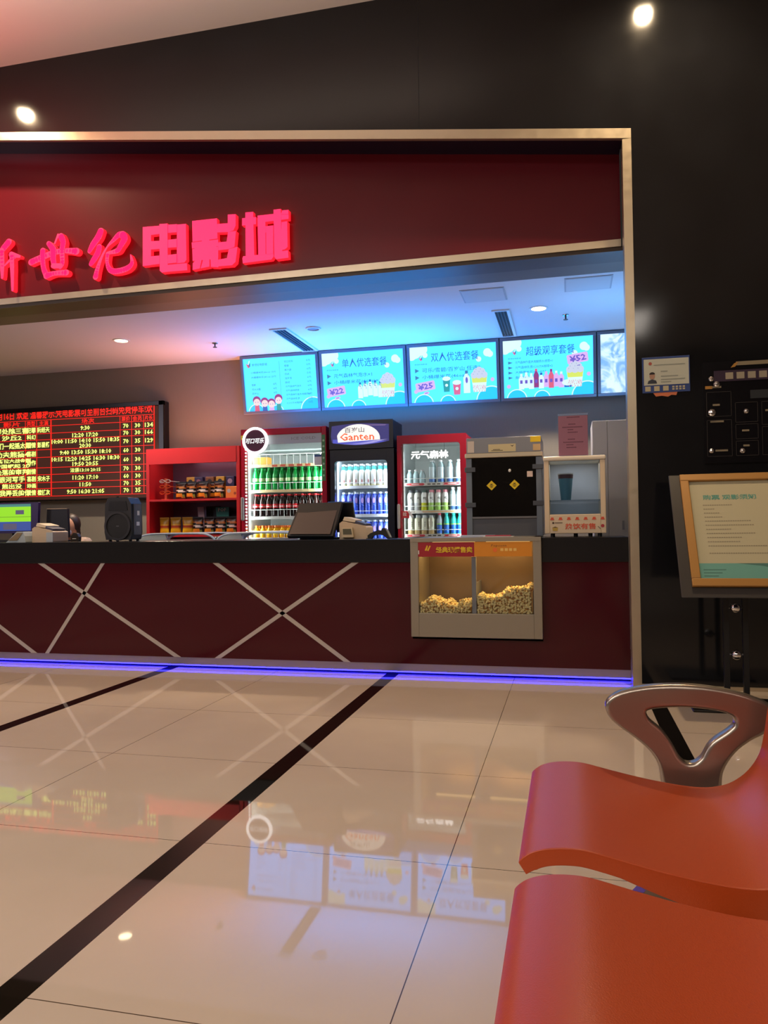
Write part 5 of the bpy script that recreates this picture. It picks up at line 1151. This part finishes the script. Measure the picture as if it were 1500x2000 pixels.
# ------------------------------------------------------------------ black column: cards and board
f_ = FY(PY-.002)
t = thing('supervision_card', (.595, PY-.004, 1.81), 'white and blue identity card with a portrait photo mounted on the black stone column', 'sign')
M(mat('card_blue', '#27407e', .5)).fbox(f_, .452, 1.805, .728, 2.025, -.001, .004).build('backing', t, bevel=.001)
mb = M(mat('card_pale', '#b8bcae', .5)).rect(f_, .462, 1.852, .722, 2.012, .005); mb.build('paper', t)
mb = M(mat('portrait_jacket', '#2e3440', .6)).flat(f_, [(.482, 1.862), (.538, 1.862), (.532, 1.88), (.51, 1.888), (.488, 1.88)], .006); mb.use(mat('portrait_skin', '#a5806c', .6)).disc(f_, .51, 1.908, .021, .0065, ru=.016, n=16)
mb.use(mat('portrait_hair', '#25201e', .6)).disc(f_, .51, 1.918, .014, .007, ru=.017, n=16, a0=0, a1=180); mb.build('portrait', t)
mb = M(mat('card_print', '#80877e', .6))
for z, a, b in ((1.935, .56, .60), (1.905, .56, .66), (1.885, .56, .70), (1.87, .56, .62), (1.975, .52, .70)): mb.rect(f_, a, z-.002, b, z+.002, .006)
mb.use(mat('seal_red', '#a05048', .6)).disc(f_, .50, 1.985, .010, .006, n=12)
mb.use(mat('card_tan', '#b3ab8c', .6))
for k in range(3): mb.rect(f_, .468+k*.052, 1.815, .500+k*.052, 1.845, .005)
for k in range(4): mb.rect(f_, .625+k*.02, 1.832, .638+k*.02, 1.842, .005); mb.rect(f_, .625+k*.02, 1.818, .638+k*.02, 1.828, .005)
mb.build('printed_text', t)
t = M(mat('orange_slip', '#c8704a', .6)).prism(f_, [(.515, 1.804), (.655, 1.808), (.648, 1.785), (.62, 1.788), (.60, 1.778), (.565, 1.785), (.53, 1.782)], -.001, .003).build('orange_label', org=(.585, PY-.002, 1.78)); tag(t, 'torn orange label under the identity card on the black column', 'label')
t = thing('dark_wall_board', (1.1, PY-.012, 1.35), 'large dark glossy board with rows of small pictures on the column above the easel', 'wall board')
M(mat('board_black', '#0b0b10', .15)).box(.80, PY-.02, 1.36, 1.50, PY-.001, 1.97).build('board', t)
f_ = FY(PY-.021); pl = mat('board_tan', '#857a62', .5); ln = mat('board_line', '#2b2522', .4)
mb = M(pl).rect(f_, .985, 1.972-.03, 1.45, 1.965, .001); mb.use(mat('board_gold', '#a8782e', .5)).flat(f_, [(.955, 1.93), (.98, 1.935), (1.0, 1.985-.02), (.975, 1.955)], .0015)
mb.use(mat('board_purple', '#2c1830', .4)).rect(f_, .86, 1.85, 1.48, 1.915, .001); mb.use(mat('board_tan2', '#9a917e', .5))
for k in range(7): mb.rect(f_, .925+k*.062, 1.862, .968+k*.062, 1.902, .002)
mb.use(mat('board_gold', '#a8782e', .5)).rect(f_, .81, 1.808, .85, 1.826, .0015); mb.use(pl).rect(f_, .85, 1.812, .90, 1.824, .0015)
mb.use(mat('board_grey', '#22262a', .4)).rect(f_, 1.06, 1.74, 1.48, 1.79, .001)
mb.build('header_print', t)
mb = M(ln)
for (u0, v0, u1, v1) in ((.815, 1.40, .955, 1.62), (.975, 1.60, 1.10, 1.72), (.975, 1.50, 1.10, 1.59), (.975, 1.40, 1.10, 1.49), (1.12, 1.58, 1.25, 1.72), (1.12, 1.40, 1.25, 1.57), (.815, 1.64, .955, 1.79)):
    for q in ((u0, v0, u1, v0+.003), (u0, v1-.003, u1, v1), (u0, v0, u0+.003, v1), (u1-.003, v0, u1, v1)): mb.rect(f_, *q, .001)
mb.build('picture_frames', t)
for (u0, v0, u1) in ((.835, 1.605, .91), (.85, 1.705, .89), (1.01, 1.545, 1.05), (1.015, 1.455, 1.05), (.86, 1.43, .93), (1.14, 1.66, 1.2)): M(pl).rect(f_, u0, v0, u1, v0+.011, .0015).build('caption_text', t)
for (x, z, r_) in ((.845, 1.868, .016), (.875, 1.835, .018), (.845, 1.665, .022), (1.035, 1.665, .015), (.838, 1.435, .015), (1.01, 1.43, .016)): M(chrome).blob((x, PY-.026, z), (r_, .008, r_), 2).build('chrome_badge', t)

# ------------------------------------------------------------------ easel with notice
ty, by = 4.62, 4.22
def tilted(px, py, f):   # point on the leaning board: f 0 bottom .. 1 top
    return PX(px, py, by+(ty-by)*f)
A = Vector((PX(1352, 1147, by)[0], by, PX(1352, 1147, by)[1])); T_ = Vector((PX(1335, 930, ty)[0], ty, PX(1335, 930, ty)[1]))
Uv = (T_-A); Hh = Uv.length
bf = Fr(A, (1, 0, 0), Uv - Vector((1, 0, 0))*Uv.x); skew = Uv.x/Hh
Wd = .50
t = thing('notice_easel', (A.x+Wd/2, 4.55, 0), 'black floor easel holding a wood-framed notice sheet in front of the black column', 'easel')
gold = mat('wood_frame', '#a87a3c', .4, .15)
M(mat('smoky_acrylic', '#3b3836', .3)).fbox(bf, -.055, -.055, Wd+.06, Hh+.012, -.014, -.006).build('acrylic_back', t, bevel=.004)
M(mat('frame_back', '#3a2e22', .5)).fbox(bf, .0, 0, Wd, Hh, -.006, .0).build('back_board', t)
mb = M(gold); b_ = .045
for q in ((0, 0, Wd, b_), (0, Hh-b_, Wd, Hh), (0, b_, b_, Hh-b_), (Wd-b_, b_, Wd, Hh-b_)): mb.fbox(bf, *q, 0, .018)
mb.build('wood_frame', t, bevel=.004)
ph = Hh-2*b_; pw_ = Wd-2*b_; pf = Fr(bf.p(b_, b_, .001), bf.R, bf.U)
M(mat('notice_paper', '#b0a98a', .6)).rect(pf, 0, 0, pw_, ph, 0).build('notice_sheet', t)
mb = M(mat('teal_ink', '#4a8f80', .6)).text(pf, '购票 观影须知', .065, ph*.80, .335, ph*.855, .0008, bold=.02); mb.build('title_lettering', t); mb = MB()
mb.use(mat('notice_teal_band', '#5f9a8e', .6)).rect(pf, 0, 0, pw_, ph*.155, .0006)
mb.use(mat('notice_teal_dark', '#3f6f66', .6)).flat(pf, [(pw_*.45, ph*.155), (pw_, ph*.155), (pw_, ph*.08), (pw_*.75, ph*.13)], .0009)
for k in range(3): mb.rect(pf, .02, ph*(.03+.03*k), .09+.02*k, ph*(.037+.03*k), .0012)
mb.build('wave_print', t); ni = mat('notice_ink', '#857d66', .6)
for k, L_ in enumerate((.14, .055, .075, .085, .22, .24, .12, .235, .17, .155, .28, .30)):
    z = ph*(.745-.042*k - (.03 if k == 11 else 0)); u = .06; mb = M(ni)
    while u < .06+L_: mb.rect(pf, u, z-.0028, u+.009, z+.0028, .0008); u += .0115
    mb.build('notice_text', t)
cx = A.x+Wd*.42
sx1_, sx2_ = PX(1420, 1300, 4.55)[0], PX(1458, 1300, 4.55)[0]
for x in (sx1_, sx2_): M(black).box(x-.014, 4.545, .012, x+.014, 4.575, 1.05).build('post', t)
M(mat('base_plate', '#17130f', .4)).box(.62, 4.36, 0, 1.12, 4.70, .014).build('base_plate', t, bevel=.004)
for zz in (PX(1437, 1188, 4.53)[1], PX(1438, 1280, 4.53)[1]):
    x_ = (sx1_+sx2_)/2; o = M(chrome).blob((x_, 4.55, zz), .027, 3).build('chrome_ball', t, smooth=True); M(steel_dk).cyl((sx1_, 4.56, zz), (sx2_, 4.56, zz), .006).build('cross_pin', t)

# ------------------------------------------------------------------ bench of orange seats
bn = thing('waiting_bench', (.2, .95, 0), 'row of orange moulded seats with aluminium armrest in the right foreground', 'bench')
top = [(-.088, .470), (-.081, .478), (-.066, .488), (-.041, .4955), (-.008, .4985), (.022, .4965), (.072, .486), (.132, .474), (.20, .464), (.250, .461), (.282, .465), (.311, .476), (.341, .501), (.363, .537), (.373, .580), (.380, .625), (.392, .68), (.410, .75), (.432, .82), (.452, .87)]
top = spline(top, 4)
bot = []
for i, (x, z) in enumerate(top):
    a, b = top[max(i-1, 0)], top[min(i+1, len(top)-1)]; d = Vector((b[0]-a[0], b[1]-a[1])).normalized(); th = .027+.022*max(0, min(1, (x-.07)/.14))
    bot.append((x+d.y*th, z-d.x*th))
bot[0] = (-.076, .452); bot[1] = (-.070, .456); bot[2] = (-.063, .460)
bot = [p for i, p in enumerate(bot) if i < 3 or p[0] > -.060]
def seat(y0, y1):
    mb = M(orange); n, k = len(top), len(bot); ys = [y0, y0+.004]+[y0+(y1-y0)*i/6 for i in range(1, 6)]+[y1-.004, y1]
    loop = top+bot[::-1]; L_ = len(loop)
    V_ = [(x, y, z) for y in ys for x, z in loop]; fs = []
    for j in range(len(ys)-1):
        for i in range(L_): i2 = (i+1) % L_; fs.append((j*L_+i, j*L_+i2, (j+1)*L_+i2, (j+1)*L_+i))
    # end caps as strips between top and bottom rows
    def cap(off, flip):
        it, ib = 0, 0
        while it < n-1 or ib < k-1:
            if ib < k-1 and (it == n-1 or (ib+1)/(k-1) <= (it+1)/(n-1)): f = (off+it, off+L_-1-ib, off+L_-1-(ib+1)); ib += 1
            else: f = (off+it, off+L_-1-ib, off+it+1); it += 1
            fs.append(f[::-1] if flip else f)
    cap(0, False); cap((len(ys)-1)*L_, True)
    mb.add(V_, fs); o = mb.build('seat', bn, smooth=True)
    bm = bmesh.new(); bm.from_mesh(o.data); bmesh.ops.recalc_face_normals(bm, faces=bm.faces); bm.to_mesh(o.data); bm.free()
    b = o.modifiers.new('bevel', 'BEVEL'); b.width = .003; b.segments = 2; b.limit_method = 'ANGLE'; b.angle_limit = math.radians(50)
    w = o.modifiers.new('wn', 'WEIGHTED_NORMAL'); w.keep_sharp = True
    return o
seat(1.235, 1.690); seat(.690, 1.145)
alu = mat('cast_aluminium', '#a09488', .28, .85)
def curve_ring(name, outer, inner, y, ext, bev, m):
    cu = bpy.data.curves.new(name, 'CURVE'); cu.dimensions = '2D'; cu.fill_mode = 'BOTH'; cu.extrude = ext; cu.bevel_depth = bev; cu.bevel_resolution = 3
    for pts in (outer, inner):
        if not pts: continue
        s = cu.splines.new('POLY'); s.points.add(len(pts)-1); s.use_cyclic_u = True
        for i, p in enumerate(pts): s.points[i].co = (p[0], p[1], 0, 1)
    o = bpy.data.objects.new(name, cu); COL.objects.link(o); bpy.context.view_layer.update()
    me = bpy.data.meshes.new_from_object(o.evaluated_get(bpy.context.evaluated_depsgraph_get()))
    bpy.data.objects.remove(o)
    o0 = ORG[bn.name]
    for v in me.vertices: x, z, d = v.co.x, v.co.y, v.co.z; v.co = (x-o0.x, y-d-o0.y, z-o0.z)
    me.flip_normals() if False else None
    me.materials.clear(); me.materials.append(m); me.polygons.foreach_set('use_smooth', [True]*len(me.polygons))
    o = bpy.data.objects.new(name, me); COL.objects.link(o); o.parent = bn; ORG[o.name] = o0
    bm = bmesh.new(); bm.from_mesh(me); bmesh.ops.remove_doubles(bm, verts=bm.verts, dist=1e-5); bmesh.ops.recalc_face_normals(bm, faces=bm.faces); bm.to_mesh(me); bm.free()
    w = o.modifiers.new('wn', 'WEIGHTED_NORMAL'); w.keep_sharp = False
    return o
outer = [(.078, .606), (.084, .585), (.103, .567), (.13, .548), (.163, .520), (.184, .487), (.191, .444), (.196, .38), (.292, .38), (.294, .446), (.300, .483), (.324, .522), (.356, .550), (.385, .568), (.400, .592), (.397, .612), (.350, .631), (.298, .642), (.237, .647), (.174, .644), (.121, .634), (.092, .622)]
inner = [(.146, .597), (.153, .574), (.178, .552), (.198, .524), (.213, .496), (.230, .482), (.252, .483), (.272, .499), (.290, .530), (.324, .557), (.339, .575), (.335, .597), (.306, .610), (.246, .616), (.195, .614), (.160, .608)]
sh = .0045
curve_ring('armrest', [(x, z) for x, z in spline(outer, 4, True)], spline(inner, 4, True), 1.765, .008, .009, alu)
dkm = mat('bench_frame', '#2a2826', .4, .5)
M(dkm).box(.19, -.1, .355, .27, 1.78, .405).build('beam', bn, bevel=.006)
for y in (1.70, .05):
    lg = M(alu); lg.prism(FY(y-.03), [(.19, .355), (.27, .355), (.30, .28), (.46, .03), (.46, .012), (.42, .012), (.245, .22), (.235, .22), (.0, .012), (-.05, .012), (-.05, .03), (.165, .28)], -.06, 0)
    l_ = lg.build('leg', bn, bevel=.006)
    for x in (-.035, .44): M(black).cyl((x, y, 0), (x, y, .0135), .022).build('foot_pad', l_)
for yc in (1.46, .92): M(dkm).box(.17, yc-.10, .400, .29, yc+.10, .418).build('seat_bracket', bn, bevel=.003)
